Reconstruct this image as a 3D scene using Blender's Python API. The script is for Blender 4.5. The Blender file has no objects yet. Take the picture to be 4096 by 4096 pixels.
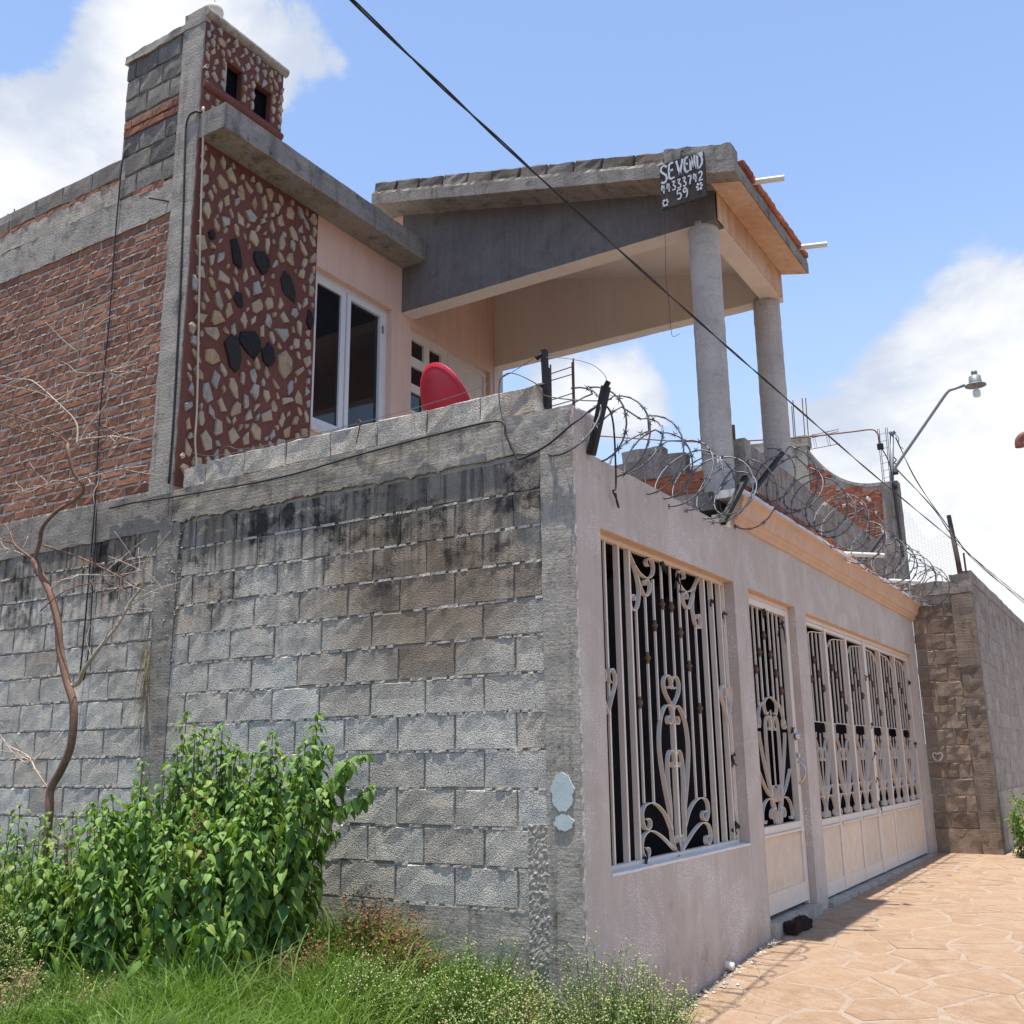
import bpy, bmesh, math, random
import numpy as np
from mathutils import Vector, Matrix, noise as mnoise
random.seed(11)
SC = bpy.context.scene
COL = SC.collection
R = math.radians

# ------------------------------------------------------------------ camera
cam_d = bpy.data.cameras.new('camera'); cam = bpy.data.objects.new('camera', cam_d); COL.objects.link(cam)
CF, CP, CR, CY = 4020.04, 0.2408, -0.0120, 0.5525
CLOC = Vector((2.5745, -4.8702, 1.3306))
cd = Vector((-math.sin(CY)*math.cos(CP), math.cos(CY)*math.cos(CP), math.sin(CP)))
cr = Vector((math.cos(CY), math.sin(CY), 0)); cu = cr.cross(cd)
r2 = cr*math.cos(CR)+cu*math.sin(CR); u2 = -cr*math.sin(CR)+cu*math.cos(CR)
m = Matrix((r2, u2, -cd)).transposed().to_4x4(); m.translation = CLOC
cam.matrix_world = m
cam_d.sensor_width = 36; cam_d.sensor_height = 36; cam_d.lens = 36*CF/4096
cam_d.clip_start = .05; cam_d.clip_end = 3000
SC.camera = cam

# ------------------------------------------------------------------ light, sky, exposure
SUN_T = Vector((0.012, 0.085, -1)).normalized()      # direction the light travels
SUN_E = math.asin(-SUN_T.z); SUN_A = math.atan2(-SUN_T.x, -SUN_T.y)
sd = bpy.data.lights.new('sun', 'SUN'); sd.energy = 4.4; sd.angle = R(.53); sd.color = (1, .94, .84)
so = bpy.data.objects.new('sun', sd); COL.objects.link(so); so.location = (0, -5, 30)
so.rotation_euler = SUN_T.to_track_quat('-Z', 'Y').to_euler()
SKY_STRENGTH = .15
SC.view_settings.view_transform = 'Standard'; SC.view_settings.look = 'None'
SC.view_settings.gamma = 1; SC.view_settings.exposure = 0.66
SC.cycles.max_bounces = 8; SC.cycles.diffuse_bounces = 5; SC.cycles.transparent_max_bounces = 8

class NT:
    """small node-tree helper"""
    def __init__(s, nt): s.nt = nt
    def node(s, t, ins=None, **kw):
        n = s.nt.nodes.new(t)
        for k, v in kw.items(): setattr(n, k, v)
        for k, v in (ins or {}).items():
            if isinstance(v, bpy.types.NodeSocket): s.nt.links.new(v, n.inputs[k])
            else:
                sk = n.inputs[k]
                if sk.type == 'RGBA' and len(v) == 3: v = (*v, 1)
                sk.default_value = v
        return n
    def noise(s, scale, detail=4, rough=.6, vec=None, dist=0):
        i = {'Scale': scale, 'Detail': detail, 'Roughness': rough, 'Distortion': dist}
        if vec is not None: i['Vector'] = vec
        return s.node('ShaderNodeTexNoise', i).outputs['Fac']
    def vor(s, scale, vec=None, feature='F1', out='Distance', rnd=1):
        i = {'Scale': scale, 'Randomness': rnd}
        if vec is not None: i['Vector'] = vec
        return s.node('ShaderNodeTexVoronoi', i, feature=feature).outputs[out]
    def ramp(s, fac, stops, interp='LINEAR'):
        n = s.node('ShaderNodeValToRGB', {0: fac}); cr = n.color_ramp; cr.interpolation = interp
        while len(cr.elements) < len(stops): cr.elements.new(.5)
        for e, (p, c) in zip(cr.elements, stops):
            e.position = p; e.color = (*c, 1) if isinstance(c, tuple) else (c, c, c, 1)
        return n.outputs[0]
    def mix(s, fac, a, b, blend='MIX'):
        n = s.node('ShaderNodeMix', data_type='RGBA', blend_type=blend)
        for k, v in ((0, fac), (6, a), (7, b)):
            if isinstance(v, bpy.types.NodeSocket): s.nt.links.new(v, n.inputs[k])
            else: n.inputs[k].default_value = v if k == 0 else ((*v, 1) if isinstance(v, tuple) else (v, v, v, 1))
        return n.outputs[2]
    def m(s, op, a, b=0.0, c=None, clamp=False):
        i = {0: a, 1: b}
        if c is not None: i[2] = c
        return s.node('ShaderNodeMath', i, operation=op, use_clamp=clamp).outputs[0]
    def vm(s, op, a, b): return s.node('ShaderNodeVectorMath', {0: a, 1: b}, operation=op).outputs[0]
    def dot(s, a, b): return s.node('ShaderNodeVectorMath', {0: a, 1: b}, operation='DOT_PRODUCT').outputs['Value']
    def sstep(s, v, a, b): return s.node('ShaderNodeMapRange', {0: v, 1: a, 2: b, 3: 0., 4: 1.}, interpolation_type='SMOOTHSTEP').outputs[0]
    def pos(s): return s.node('ShaderNodeNewGeometry').outputs['Position']
    def rnd(s): return s.node('ShaderNodeObjectInfo').outputs['Random']
    def xyz(s, v): n = s.node('ShaderNodeSeparateXYZ', {0: v}); return n.outputs
    def bump(s, h, strength, dist=.01, nrm=None):
        i = {'Height': h, 'Strength': strength, 'Distance': dist}
        if nrm is not None: i['Normal'] = nrm
        return s.node('ShaderNodeBump', i).outputs[0]

# world: physical sky with broken cumulus
W = bpy.data.worlds.new('World'); SC.world = W; W.use_nodes = True
w = NT(W.node_tree); W.node_tree.nodes.clear()
sky = w.node('ShaderNodeTexSky', sky_type='NISHITA'); sky.sun_disc = False
sky.sun_elevation = SUN_E; sky.sun_rotation = SUN_A; sky.air_density = 1.0; sky.dust_density = .5; sky.ozone_density = 1.5; sky.altitude = 1800
gv = w.node('ShaderNodeTexCoord').outputs['Generated']
zz = w.m('MAXIMUM', w.xyz(gv)[2], .02)
skyc = w.mix(1.0, sky.outputs[0], (1.46, 1.35, 1.26), 'MULTIPLY')
skyc = w.mix(w.sstep(zz, .52, .12), skyc, (2.3, 3.0, 4.1))
flat = w.node('ShaderNodeCombineXYZ', {0: w.xyz(gv)[0], 1: w.xyz(gv)[1], 2: w.m('MULTIPLY', w.xyz(gv)[2], 1.6)}).outputs[0]
n1 = w.noise(4.2, 10, .58, flat, .3)
n2 = w.noise(1.3, 2, .5, w.vm('ADD', flat, (3.1, 1.7, .4)))
cl = w.m('ADD', w.m('MULTIPLY', n1, .9), w.m('MULTIPLY', n2, .25))
# cumulus banks seen in the photograph (directions), added to the general broken cover
for d, c0, c1, amp in [((-.765, .40, .50), .975, .999, .16), ((-.70, .44, .56), .985, .999, .13), ((-.60, .52, .61), .988, .9995, .17),
                       ((-.41, .83, .375), .9945, .9995, .30), ((-.06, .93, .36), .985, .999, .15), ((-.11, .955, .28), .968, .999, .18), ((-.13, .98, .15), .95, .999, .18),
                       ((-.35, .8, .6), .90, .99, -.18), ((-.72, .33, .61), .985, .999, -.16), ((-.70, .55, .46), .985, .999, -.12), ((-.23, .905, .36), .99, .999, -.06), ((-.05, .88, .47), .97, .995, -.16)]:
    dd = Vector(d).normalized()
    cl = w.m('ADD', cl, w.m('MULTIPLY', w.sstep(w.dot(gv, tuple(dd)), c0, c1), amp))
mask = w.sstep(cl, .62, .70)
n3 = w.noise(6.5, 8, .62, w.vm('ADD', flat, (0, 0, .07)))
ccol = w.mix(w.sstep(w.m('ADD', w.m('MULTIPLY', cl, .8), w.m('MULTIPLY', n3, .5)), .74, 1.0), (2.75, 3.05, 3.6), (4.45, 4.45, 4.5))
full = w.mix(w.m('MULTIPLY', mask, .95), skyc, ccol)
bg = w.node('ShaderNodeBackground', {0: full, 1: SKY_STRENGTH})
wo = w.node('ShaderNodeOutputWorld', {0: bg.outputs[0]})

# ------------------------------------------------------------------ mesh helpers
def setparent(o, p):
    if p is not None:
        o.parent = p
        if p.type == 'EMPTY': o.matrix_parent_inverse = Matrix.Translation(-Vector(p.location))
def place(name, me, parent=None, loc=(0, 0, 0), rot=(0, 0, 0), sc=(1, 1, 1)):
    o = bpy.data.objects.new(name, me); COL.objects.link(o)
    o.location = loc; o.rotation_euler = rot; o.scale = sc
    setparent(o, parent); return o
def tag(o, label=None, cat=None, group=None, kind=None):
    if label: o['label'] = label
    if cat: o['category'] = cat
    if group: o['group'] = group
    if kind: o['kind'] = kind
    return o
def thing(name, label, cat, loc, group=None):
    o = bpy.data.objects.new(name, None); COL.objects.link(o); o.location = loc; o.empty_display_size = .2
    return tag(o, label, cat, group)
def mesh(name, v, f, mat=None, smooth=False):
    me = bpy.data.meshes.new(name); me.from_pydata([tuple(p) for p in v], [], f); me.update()
    if mat: me.materials.append(mat)
    if smooth: me.polygons.foreach_set('use_smooth', [True]*len(me.polygons))
    return me
def catmull(pts, n=5):
    P = [Vector(p) for p in pts]
    if len(P) < 3: return P
    P = [P[0]*2-P[1]]+P+[P[-1]*2-P[-2]]; out = []
    for i in range(1, len(P)-2):
        a, b, c, d = P[i-1:i+3]
        for k in range(n):
            t = k/n
            out.append(.5*((2*b)+(c-a)*t+(2*a-5*b+4*c-d)*t*t+(3*b-a-3*c+d)*t**3))
    out.append(P[-2]); return out
class MB:
    def __init__(s): s.v = []; s.f = []
    def add(s, v, f): n = len(s.v); s.v += [tuple(p) for p in v]; s.f += [tuple(i+n for i in q) for q in f]; return s
    def box(s, x0, x1, y0, y1, z0, z1):
        return s.add([(x, y, z) for z in (z0, z1) for x, y in ((x0, y0), (x1, y0), (x1, y1), (x0, y1))],
                     [(3, 2, 1, 0), (4, 5, 6, 7), (0, 1, 5, 4), (1, 2, 6, 5), (2, 3, 7, 6), (3, 0, 4, 7)])
    def rough(s, x0, x1, y0, y1, z0, z1, seg=.06, amp=.006, freq=9, rag=0, skip=()):
        """box with gridded faces pushed about by position noise; rag = ragged lower edge"""
        def dis(p):
            q = Vector(p); k = mnoise.noise_vector(q*freq)*amp+mnoise.noise_vector(q*freq*3.1)*amp*.5
            if rag and abs(q.z-z0) < 1e-4: k.z -= abs(mnoise.noise(Vector((q.x*22, q.y*2, 3.3))))*rag+abs(mnoise.noise(Vector((q.x*5, 1.7, 0))))*rag
            return q+k
        L = (x1-x0, y1-y0, z1-z0); O = (x0, y0, z0)
        for ax in range(3):
            a, b = [i for i in range(3) if i != ax]
            na = max(1, min(90, round(L[a]/seg))); nb = max(1, min(90, round(L[b]/seg)))
            for sd in (0, 1):
                if (ax, sd) in skip: continue
                vs = []
                for j in range(nb+1):
                    for i in range(na+1):
                        p = list(O); p[a] += L[a]*i/na; p[b] += L[b]*j/nb; p[ax] += L[ax]*sd
                        vs.append(dis(p))
                fs = []
                for j in range(nb):
                    for i in range(na):
                        q = (j*(na+1)+i, j*(na+1)+i+1, (j+1)*(na+1)+i+1, (j+1)*(na+1)+i)
                        fs.append(q if (sd == 1) != (ax == 1) else q[::-1])
                s.add(vs, fs)
        return s
    def tube(s, pts, r, n=6, r1=None, caps=True):
        P = [Vector(p) for p in pts]; N = len(P); vs = []; fs = []
        up = Vector((0, 0, 1)); t0 = (P[1]-P[0]).normalized()
        if abs(t0.z) > .95: up = Vector((1, 0, 0))
        a = t0.cross(up).normalized()
        for i in range(N):
            t = (P[min(i+1, N-1)]-P[max(i-1, 0)]).normalized()
            a = (a-t*a.dot(t)); a = a.normalized() if a.length > 1e-6 else t.orthogonal().normalized()
            b = t.cross(a); rr = r if r1 is None else r+(r1-r)*i/(N-1)
            for k in range(n):
                an = 2*math.pi*k/n; vs.append(P[i]+(a*math.cos(an)+b*math.sin(an))*rr)
        for i in range(N-1):
            for k in range(n):
                k2 = (k+1) % n; fs.append((i*n+k, i*n+k2, (i+1)*n+k2, (i+1)*n+k))
        if caps: fs.append(tuple(range(n))[::-1]); fs.append(tuple((N-1)*n+k for k in range(n)))
        return s.add(vs, fs)
    def lathe(s, prof, c, axis='z', n=16):
        """prof: list of (r, h); axis z or a unit vector"""
        ax = Vector((0, 0, 1)) if axis == 'z' else Vector(axis).normalized()
        a = ax.orthogonal().normalized(); b = ax.cross(a); c = Vector(c); vs = []; fs = []
        for r, h in prof:
            for k in range(n):
                an = 2*math.pi*k/n; vs.append(c+ax*h+(a*math.cos(an)+b*math.sin(an))*r)
        for i in range(len(prof)-1):
            for k in range(n):
                k2 = (k+1) % n; fs.append((i*n+k, i*n+k2, (i+1)*n+k2, (i+1)*n+k))
        fs.append(tuple(range(n))[::-1]); fs.append(tuple((len(prof)-1)*n+k for k in range(n)))
        return s.add(vs, fs)
    def ribbon(s, pts, x0, x1, t=.005, sm=5):
        """flat bar bent in the (y,z) plane; x0..x1 is its width"""
        P = catmull([(p[0], p[1], 0) for p in pts], sm) if len(pts) > 2 else [Vector((p[0], p[1], 0)) for p in pts]
        N = len(P); vs = []; fs = []
        for i in range(N):
            d = (P[min(i+1, N-1)]-P[max(i-1, 0)]).normalized(); nn = Vector((-d.y, d.x))*t/2
            for x in (x0, x1):
                for q in (1, -1): vs.append((x, P[i].x+nn.x*q, P[i].y+nn.y*q))
        for i in range(N-1):
            a = i*4; b = a+4
            fs += [(a, a+2, b+2, b), (a+2, a+3, b+3, b+2), (a+3, a+1, b+1, b+3), (a+1, a, b, b+1)]
        fs += [(0, 1, 3, 2), (N*4-4, N*4-2, N*4-1, N*4-3)]
        return s.add(vs, fs)
    def prism(s, poly, ext):
        n = len(poly); e = Vector(ext); P = [Vector(p) for p in poly]
        return s.add(P+[p+e for p in P], [tuple(range(n))[::-1], tuple(range(n, 2*n))]+[(i, (i+1) % n, (i+1) % n+n, i+n) for i in range(n)])
    def mesh(s, name, mat, smooth=False): return mesh(name, s.v, s.f, mat, smooth)
    def build(s, name, mat, parent=None, smooth=False, fix=False):
        me = s.mesh(name, mat, smooth)
        if fix:
            bm = bmesh.new(); bm.from_mesh(me); bmesh.ops.recalc_face_normals(bm, faces=bm.faces); bm.to_mesh(me); bm.free()
        return place(name, me, parent)
def gridwall(us, vs, hole, tomap, d0, d1):
    """slab with openings; cells of the us x vs grid where hole(u,v) is False are solid; tomap(u,v,d)->xyz"""
    us = sorted(set(us)); vs = sorted(set(vs)); b = MB(); nu, nv = len(us), len(vs)
    idx = {}
    def V(i, j, d):
        k = (i, j, d)
        if k not in idx: idx[k] = len(b.v); b.v.append(tuple(tomap(us[i], vs[j], (d0, d1)[d])))
        return idx[k]
    sol = [[not hole((us[i]+us[i+1])/2, (vs[j]+vs[j+1])/2) for j in range(nv-1)] for i in range(nu-1)]
    S = lambda i, j: 0 <= i < nu-1 and 0 <= j < nv-1 and sol[i][j]
    for i in range(nu-1):
        for j in range(nv-1):
            if not sol[i][j]: continue
            for d in (0, 1):
                q = (V(i, j, d), V(i+1, j, d), V(i+1, j+1, d), V(i, j+1, d)); b.f.append(q if d == 0 else q[::-1])
            for (di, dj, e) in ((-1, 0, ((i, j), (i, j+1))), (1, 0, ((i+1, j), (i+1, j+1))), (0, -1, ((i, j), (i+1, j))), (0, 1, ((i, j+1), (i+1, j+1)))):
                if not S(i+di, j+dj): b.f.append((V(*e[0], 0), V(*e[1], 0), V(*e[1], 1), V(*e[0], 1)))
    return b
def lin(a, b, n): return [a+(b-a)*i/n for i in range(n+1)]

# ------------------------------------------------------------------ materials
MATS = {}
def newmat(name, rough=.85, spec=.25):
    mt = bpy.data.materials.new(name); mt.use_nodes = True; nt = NT(mt.node_tree)
    bs = mt.node_tree.nodes['Principled BSDF']; bs.inputs['Roughness'].default_value = rough
    bs.inputs['Specular IOR Level'].default_value = spec
    nt.bs = bs; nt.L = lambda o, k: mt.node_tree.links.new(o, bs.inputs[k]); MATS[name] = mt
    return mt, nt
def simple(name, c, rough=.6, metal=0, spec=.4, var=.12, scale=30, bump=.15, bd=.003):
    mt, n = newmat(name, rough, spec); n.bs.inputs['Metallic'].default_value = metal
    p = n.pos(); a = n.noise(scale, 4, .6, p); b = n.noise(scale*.12, 3, .6, p)
    f = n.m('ADD', n.m('MULTIPLY', a, .5), n.m('MULTIPLY', b, .5))
    n.L(n.ramp(f, [(.3, tuple(x*(1-var) for x in c)), (.7, tuple(min(1, x*(1+var)) for x in c))]), 'Base Color')
    if bump: n.L(n.bump(a, bump, bd), 'Normal')
    return mt
def blockmat(name, tints, grain=165, stain=1., bump=.75, zstain=(1.5, 3.0)):
    mt, n = newmat(name, .95, .1); p = n.pos()
    base = n.ramp(n.rnd(), [(i/(len(tints)-1), t) for i, t in enumerate(tints)])
    g = n.noise(grain, 3, .55, p); v = n.vor(grain*.75, p)
    pores = n.sstep(n.m('ADD', g, n.m('MULTIPLY', v, -.35)), .2, .42)
    c = n.mix(pores, n.mix(1, base, .5, 'MULTIPLY'), base)
    c = n.mix(n.m('MULTIPLY', n.sstep(n.noise(7, 4, .65, p), .42, .7), .45), c, n.mix(1, base, (1.32, 1.28, 1.2), 'MULTIPLY'))
    sx = n.xyz(p)
    up = n.sstep(sx[2], *zstain)
    blot = n.sstep(n.noise(2.6, 7, .72, p, .3), .49, .62)
    brown = n.m('MULTIPLY', n.m('MULTIPLY', n.sstep(n.noise(1.9, 4, .6, n.vm('ADD', p, (5.3, 2.1, .6))), .50, .66), .55), up)
    c = n.mix(brown, c, n.mix(1, base, (.62, .50, .40), 'MULTIPLY'))
    run = n.sstep(n.noise(1.0, 5, .6, n.vm('MULTIPLY', p, (16, 16, 1.1))), .44, .62)
    f = n.m('MULTIPLY', n.m('ADD', n.m('MULTIPLY', blot, .75), n.m('MULTIPLY', run, n.m('MULTIPLY', up, .5))), n.m('ADD', .06, n.m('MULTIPLY', up, 1.15)), clamp=True)
    if stain > .5:
        sv = n.vm('MULTIPLY', n.vm('SUBTRACT', p, (-1.05, 0, 2.35)), (1.05, 0, 1.5)); dist = n.node('ShaderNodeVectorMath', {0: sv}, operation='LENGTH').outputs['Value']
        soot = n.m('MULTIPLY', n.sstep(n.m('ADD', dist, n.m('MULTIPLY', n.noise(3.5, 6, .7, p), .9)), 1.85, .75), .9)
        c = n.mix(soot, c, n.mix(1, base, (.42, .34, .27), 'MULTIPLY'))
        band = n.sstep(n.m('ADD', sx[2], n.m('MULTIPLY', n.noise(1.0, 5, .6, n.vm('MULTIPLY', p, (9, 9, 1.2))), .55)), 2.72, 3.25)
        c = n.mix(n.m('MULTIPLY', band, .72), c, n.mix(1, base, (.30, .27, .24), 'MULTIPLY'))
    c = n.mix(n.m('MULTIPLY', f, stain, clamp=True), c, (.055, .05, .046))
    n.L(c, 'Base Color')
    h = n.m('ADD', n.m('MULTIPLY', g, .8), n.m('MULTIPLY', v, .7))
    n.L(n.bump(h, bump, .009, n.bump(n.noise(45, 3, .6, p), .35, .010)), 'Normal'); return mt
def concmat(name, c, var=.3, stain=.5, bump=.6, streak=.5, horiz=True, tint=(.25, .24, .23)):
    mt, n = newmat(name, .93, .15); p = n.pos()
    a = n.noise(55, 5, .65, p); b = n.noise(2.2, 6, .65, p, .2)
    st = n.noise(1, 5, .65, n.vm('MULTIPLY', p, (3, 3, 60) if horiz else (22, 22, 1.2)))
    f = n.m('ADD', n.m('MULTIPLY', a, .35), n.m('ADD', n.m('MULTIPLY', b, .4), n.m('MULTIPLY', st, .25)))
    col = n.ramp(f, [(.32, tuple(x*(1-var) for x in c)), (.5, c), (.68, tuple(x*(1+var) for x in c))])
    s2 = n.m('MULTIPLY', n.sstep(n.noise(4.5, 6, .75, p, .4), .5, .72), stain)
    dr = n.sstep(n.noise(1, 5, .7, n.vm('MULTIPLY', p, (14, 14, .9))), .5, .68)
    col = n.mix(n.m('ADD', s2, n.m('MULTIPLY', dr, stain*.5), clamp=True), col, n.mix(1, col, tint, 'MULTIPLY'))
    n.L(col, 'Base Color')
    h = n.m('ADD', a, n.m('MULTIPLY', st, streak)); n.L(n.bump(h, bump, .01), 'Normal'); return mt
def plaster(name, c, c2, speck=None, spamt=.5, dirt=.3, bump=.18, foot=0):
    mt, n = newmat(name, .85, .2); p = n.pos()
    b = n.noise(1.6, 6, .65, p, .3); st = n.noise(1, 5, .65, n.vm('MULTIPLY', p, (11, 11, .7)))
    col = n.mix(n.sstep(n.m('ADD', n.m('MULTIPLY', b, .55), n.m('MULTIPLY', st, .45)), .36, .62), c, c2)
    a = n.noise(120, 3, .6, p)
    dt = n.sstep(n.noise(3.1, 7, .75, p, .3), .58, .72)
    col = n.mix(n.m('MULTIPLY', dt, dirt), col, n.mix(1, col, (.45, .42, .4), 'MULTIPLY'))
    dr = n.sstep(n.noise(1, 4, .6, n.vm('MULTIPLY', n.vm('ADD', p, (7, 3, 1)), (30, 30, .9))), .60, .70)
    col = n.mix(n.m('MULTIPLY', dr, dirt*.8), col, n.mix(1, col, (.62, .58, .55), 'MULTIPLY'))
    if foot:
        z = n.xyz(p)[2]; ft = n.sstep(n.m('ADD', z, n.m('MULTIPLY', n.noise(2.8, 6, .7, p), .8)), .72, .28)
        col = n.mix(n.m('MULTIPLY', ft, foot), col, (.20, .135, .10))
    if speck:
        area = n.sstep(n.noise(2.2, 6, .75, p, .6), .42, .66)
        sp = n.m('MULTIPLY', n.sstep(n.noise(120, 2, .5, p), .53, .60), n.m('MULTIPLY', area, spamt))
        dots = n.m('MULTIPLY', n.sstep(n.vor(30, p), .20, .10), n.sstep(n.noise(11, 2, .5, p), .52, .58))
        col = n.mix(n.m('ADD', sp, n.m('MULTIPLY', dots, n.m('ADD', .3, n.m('MULTIPLY', area, .5))), clamp=True), col, speck)
    n.L(col, 'Base Color'); n.L(n.bump(a, bump, .006, n.bump(n.noise(6, 3, .5, p), .2, .02)), 'Normal'); return mt

M_block = blockmat('grey_block', [(.61, .575, .515), (.70, .66, .595), (.64, .575, .49), (.72, .685, .62), (.57, .505, .43), (.69, .65, .585), (.71, .67, .605)])
M_coping = blockmat('pale_block', [(.66, .60, .51), (.72, .66, .57), (.62, .57, .49)], stain=.25)
M_nblock = blockmat('brown_grey_block', [(.42, .37, .32), (.50, .44, .38), (.40, .345, .30), (.47, .425, .38)], stain=.35, zstain=(2.6, 3.8))
M_dblock = blockmat('dark_block', [(.20, .185, .165), (.29, .265, .235), (.34, .31, .275), (.16, .148, .135)], stain=.2)
M_mortar = concmat('grey_mortar', (.42, .38, .33), .35, .45, 1., .1)
M_conc = concmat('rough_concrete', (.42, .375, .32), .42, .75, 1.)
M_concd = concmat('dark_concrete', (.31, .275, .235), .4, .6, .9)
M_concl = concmat('pale_rough_concrete', (.47, .41, .335), .45, .8, 1.1, .9)
M_ncon = concmat('brown_grey_concrete', (.27, .215, .17), .35, .5, 1., .8)
M_lmortar = concmat('pale_mortar', (.56, .505, .44), .3, .3, 1.2, .1)
M_crust = concmat('crusty_mortar', (.46, .41, .35), .5, .5, 1.6, .1)
M_tie = concmat('stained_tie_beam', (.36, .315, .26), .45, .7, 1.1, .9)
M_beam = concmat('slate_render', (.175, .158, .152), .35, .5, .45, .35, horiz=False, tint=(.5, .5, .52))
M_slab = concmat('slab_concrete', (.30, .27, .24), .45, .8, .8)
M_colm = concmat('column_concrete', (.56, .52, .465), .28, .3, 1.4, .5)
M_maroon = plaster('maroon_mortar', (.19, .075, .06), (.155, .06, .047), dirt=.3, bump=.35)
M_pink = plaster('pink_plaster', (.74, .51, .42), (.68, .455, .365), dirt=.22)
M_cream = plaster('cream_plaster', (.72, .635, .57), (.67, .58, .51), dirt=.2)
M_peach = plaster('peach_plaster', (.66, .455, .325), (.59, .395, .275), dirt=.4)
M_soffit = plaster('stained_peach_soffit', (.66, .49, .36), (.56, .33, .22), dirt=.8)
M_wall = plaster('off_white_paint', (.56, .48, .415), (.49, .41, .35), speck=(.95, .92, .9), spamt=.75, dirt=.3, foot=.5)
M_sillp = simple('white_sill_paint', (.72, .70, .67), .8)
def brickmat(name, cs, dark=.35):
    mt, n = newmat(name, .95, .1); p = n.pos()
    base = n.ramp(n.rnd(), [(i/(len(cs)-1), t) for i, t in enumerate(cs)])
    a = n.noise(70, 5, .7, p); b = n.noise(9, 5, .7, p, .4)
    c = n.mix(n.sstep(b, .42, .68), base, n.mix(1, base, (1.35, 1.25, 1.15), 'MULTIPLY'))
    c = n.mix(n.m('MULTIPLY', n.sstep(n.noise(14, 6, .75, p), .52, .68), dark), c, (.05, .035, .03))
    c = n.mix(n.m('MULTIPLY', n.sstep(a, .62, .75), .35), c, (.36, .30, .26))
    n.L(c, 'Base Color'); n.L(n.bump(a, .8, .01, n.bump(b, .6, .02)), 'Normal'); return mt
M_brick = brickmat('weathered_red_brick', [(.27, .13, .085), (.355, .175, .112), (.23, .112, .078), (.39, .20, .135), (.30, .145, .095)])
M_brick2 = brickmat('orange_brick', [(.37, .13, .065), (.29, .095, .055), (.42, .16, .085), (.26, .09, .055)], .6)
def stonemat(name, cs, vein):
    mt, n = newmat(name, .75, .3); p = n.pos()
    base = n.ramp(n.rnd(), [(i/(len(cs)-1), t) for i, t in enumerate(cs)])
    v = n.noise(26, 6, .75, p, 1.2)
    c = n.mix(n.sstep(v, .48, .62), base, vein); c = n.mix(n.m('MULTIPLY', n.sstep(n.noise(11, 4, .6, p), .5, .7), .6), c, n.mix(1, base, .6, 'MULTIPLY'))
    n.L(c, 'Base Color'); n.L(n.bump(v, .8, .012), 'Normal'); return mt
M_stone = stonemat('tan_fieldstone', [(.44, .34, .23), (.52, .43, .32), (.36, .25, .15), (.46, .41, .35), (.40, .27, .15)], (.54, .38, .22))
M_stoneg = stonemat('grey_fieldstone', [(.44, .41, .36), (.38, .36, .33), (.47, .43, .37)], (.30, .24, .18))
M_stoned = stonemat('black_fieldstone', [(.014, .013, .014), (.02, .019, .019), (.035, .03, .028)], (.045, .036, .032))
M_iron = simple('cream_enamel_iron', (.74, .64, .54), .45, 0, .4, .08, 20, .08)
M_panel = simple('cream_sheet_panel', (.72, .575, .43), .5, 0, .4, .16, 9, .05)
M_rust = simple('rusty_iron', (.17, .105, .07), .9, 0, .2, .4, 60, .5)
M_rebar = simple('brown_rebar', (.09, .05, .04), .9, 0, .2, .3, 60, .4)
M_black = simple('black_plastic', (.012, .012, .014), .5, 0, .4, .2, 30, .2)
M_blackiron = simple('black_iron', (.018, .015, .015), .6, 0, .3, .3, 40, .3)
M_clothback = simple('black_cloth_and_backing', (.010, .010, .012), .95, 0, .05, .5, 6, .3, .02)  # window cloth, and black backing in place of unlit interiors
M_razor = simple('galvanised_wire', (.12, .125, .14), .5, .4, .5, .3, 80, .1)
M_cable = simple('dark_cable', (.03, .028, .03), .6, 0, .4, .2, 60, .1)
M_creamcable = simple('cream_cable', (.55, .46, .34), .6, 0, .3, .1, 30, .1)
M_alu = simple('white_aluminium', (.70, .70, .70), .4, 0, .5, .05, 10, 0)
M_pvc = simple('white_pvc', (.74, .71, .66), .5, 0, .4, .08, 25, .05)
M_dish = simple('red_paint', (.47, .012, .03), .42, 0, .5, .06, 5, .03)
M_pole = simple('galvanised_pole', (.26, .27, .28), .55, .5, .5, .2, 25, .15)
M_bulb = simple('milky_glass', (.75, .75, .72), .3, 0, .5, .03, 10, 0)
M_copper = simple('rusty_conduit', (.25, .11, .075), .7, .2, .4, .3, 30, .2)
M_wood = simple('weathered_wood', (.11, .085, .07), .9, 0, .2, .4, 22, .5)
M_signw = simple('dark_sign_wood', (.06, .05, .048), .85, 0, .2, .45, 18, .4)
M_signp = simple('white_brush_paint', (.62, .63, .66), .8, 0, .2, .15, 60, .2)
M_char = simple('charred_wood', (.035, .02, .018), .95, 0, .1, .5, 35, 1., .02)
M_bark = simple('reddish_bark', (.23, .14, .10), .9, 0, .15, .35, 35, .6)
M_twig = simple('dry_twig', (.50, .40, .32), .9, 0, .15, .3, 35, .3)
M_chrome = simple('chrome', (.55, .55, .57), .25, .9, .5, .05, 10, 0)
M_soil = simple('dry_soil', (.10, .075, .05), 1, 0, .05, .4, 12, .8, .03)
M_ball = simple('cream_ball', (.66, .60, .52), .7, 0, .3, .06, 15, .05)
M_heart = simple('white_spray_paint', (.52, .48, .45), .9, 0, .1, .2, 60, .1)
M_bluep = simple('pale_blue_paint', (.55, .62, .60), .85, 0, .2, .15, 60, .4)
def glassmat():
    mt, n = newmat('dark_window_glass', .03, .6); p = n.pos()
    n.L(n.ramp(n.noise(1.5, 2, .5, p), [(.3, (.004, .005, .007)), (.7, (.008, .009, .012))]), 'Base Color'); return mt
M_glass = glassmat()
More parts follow.
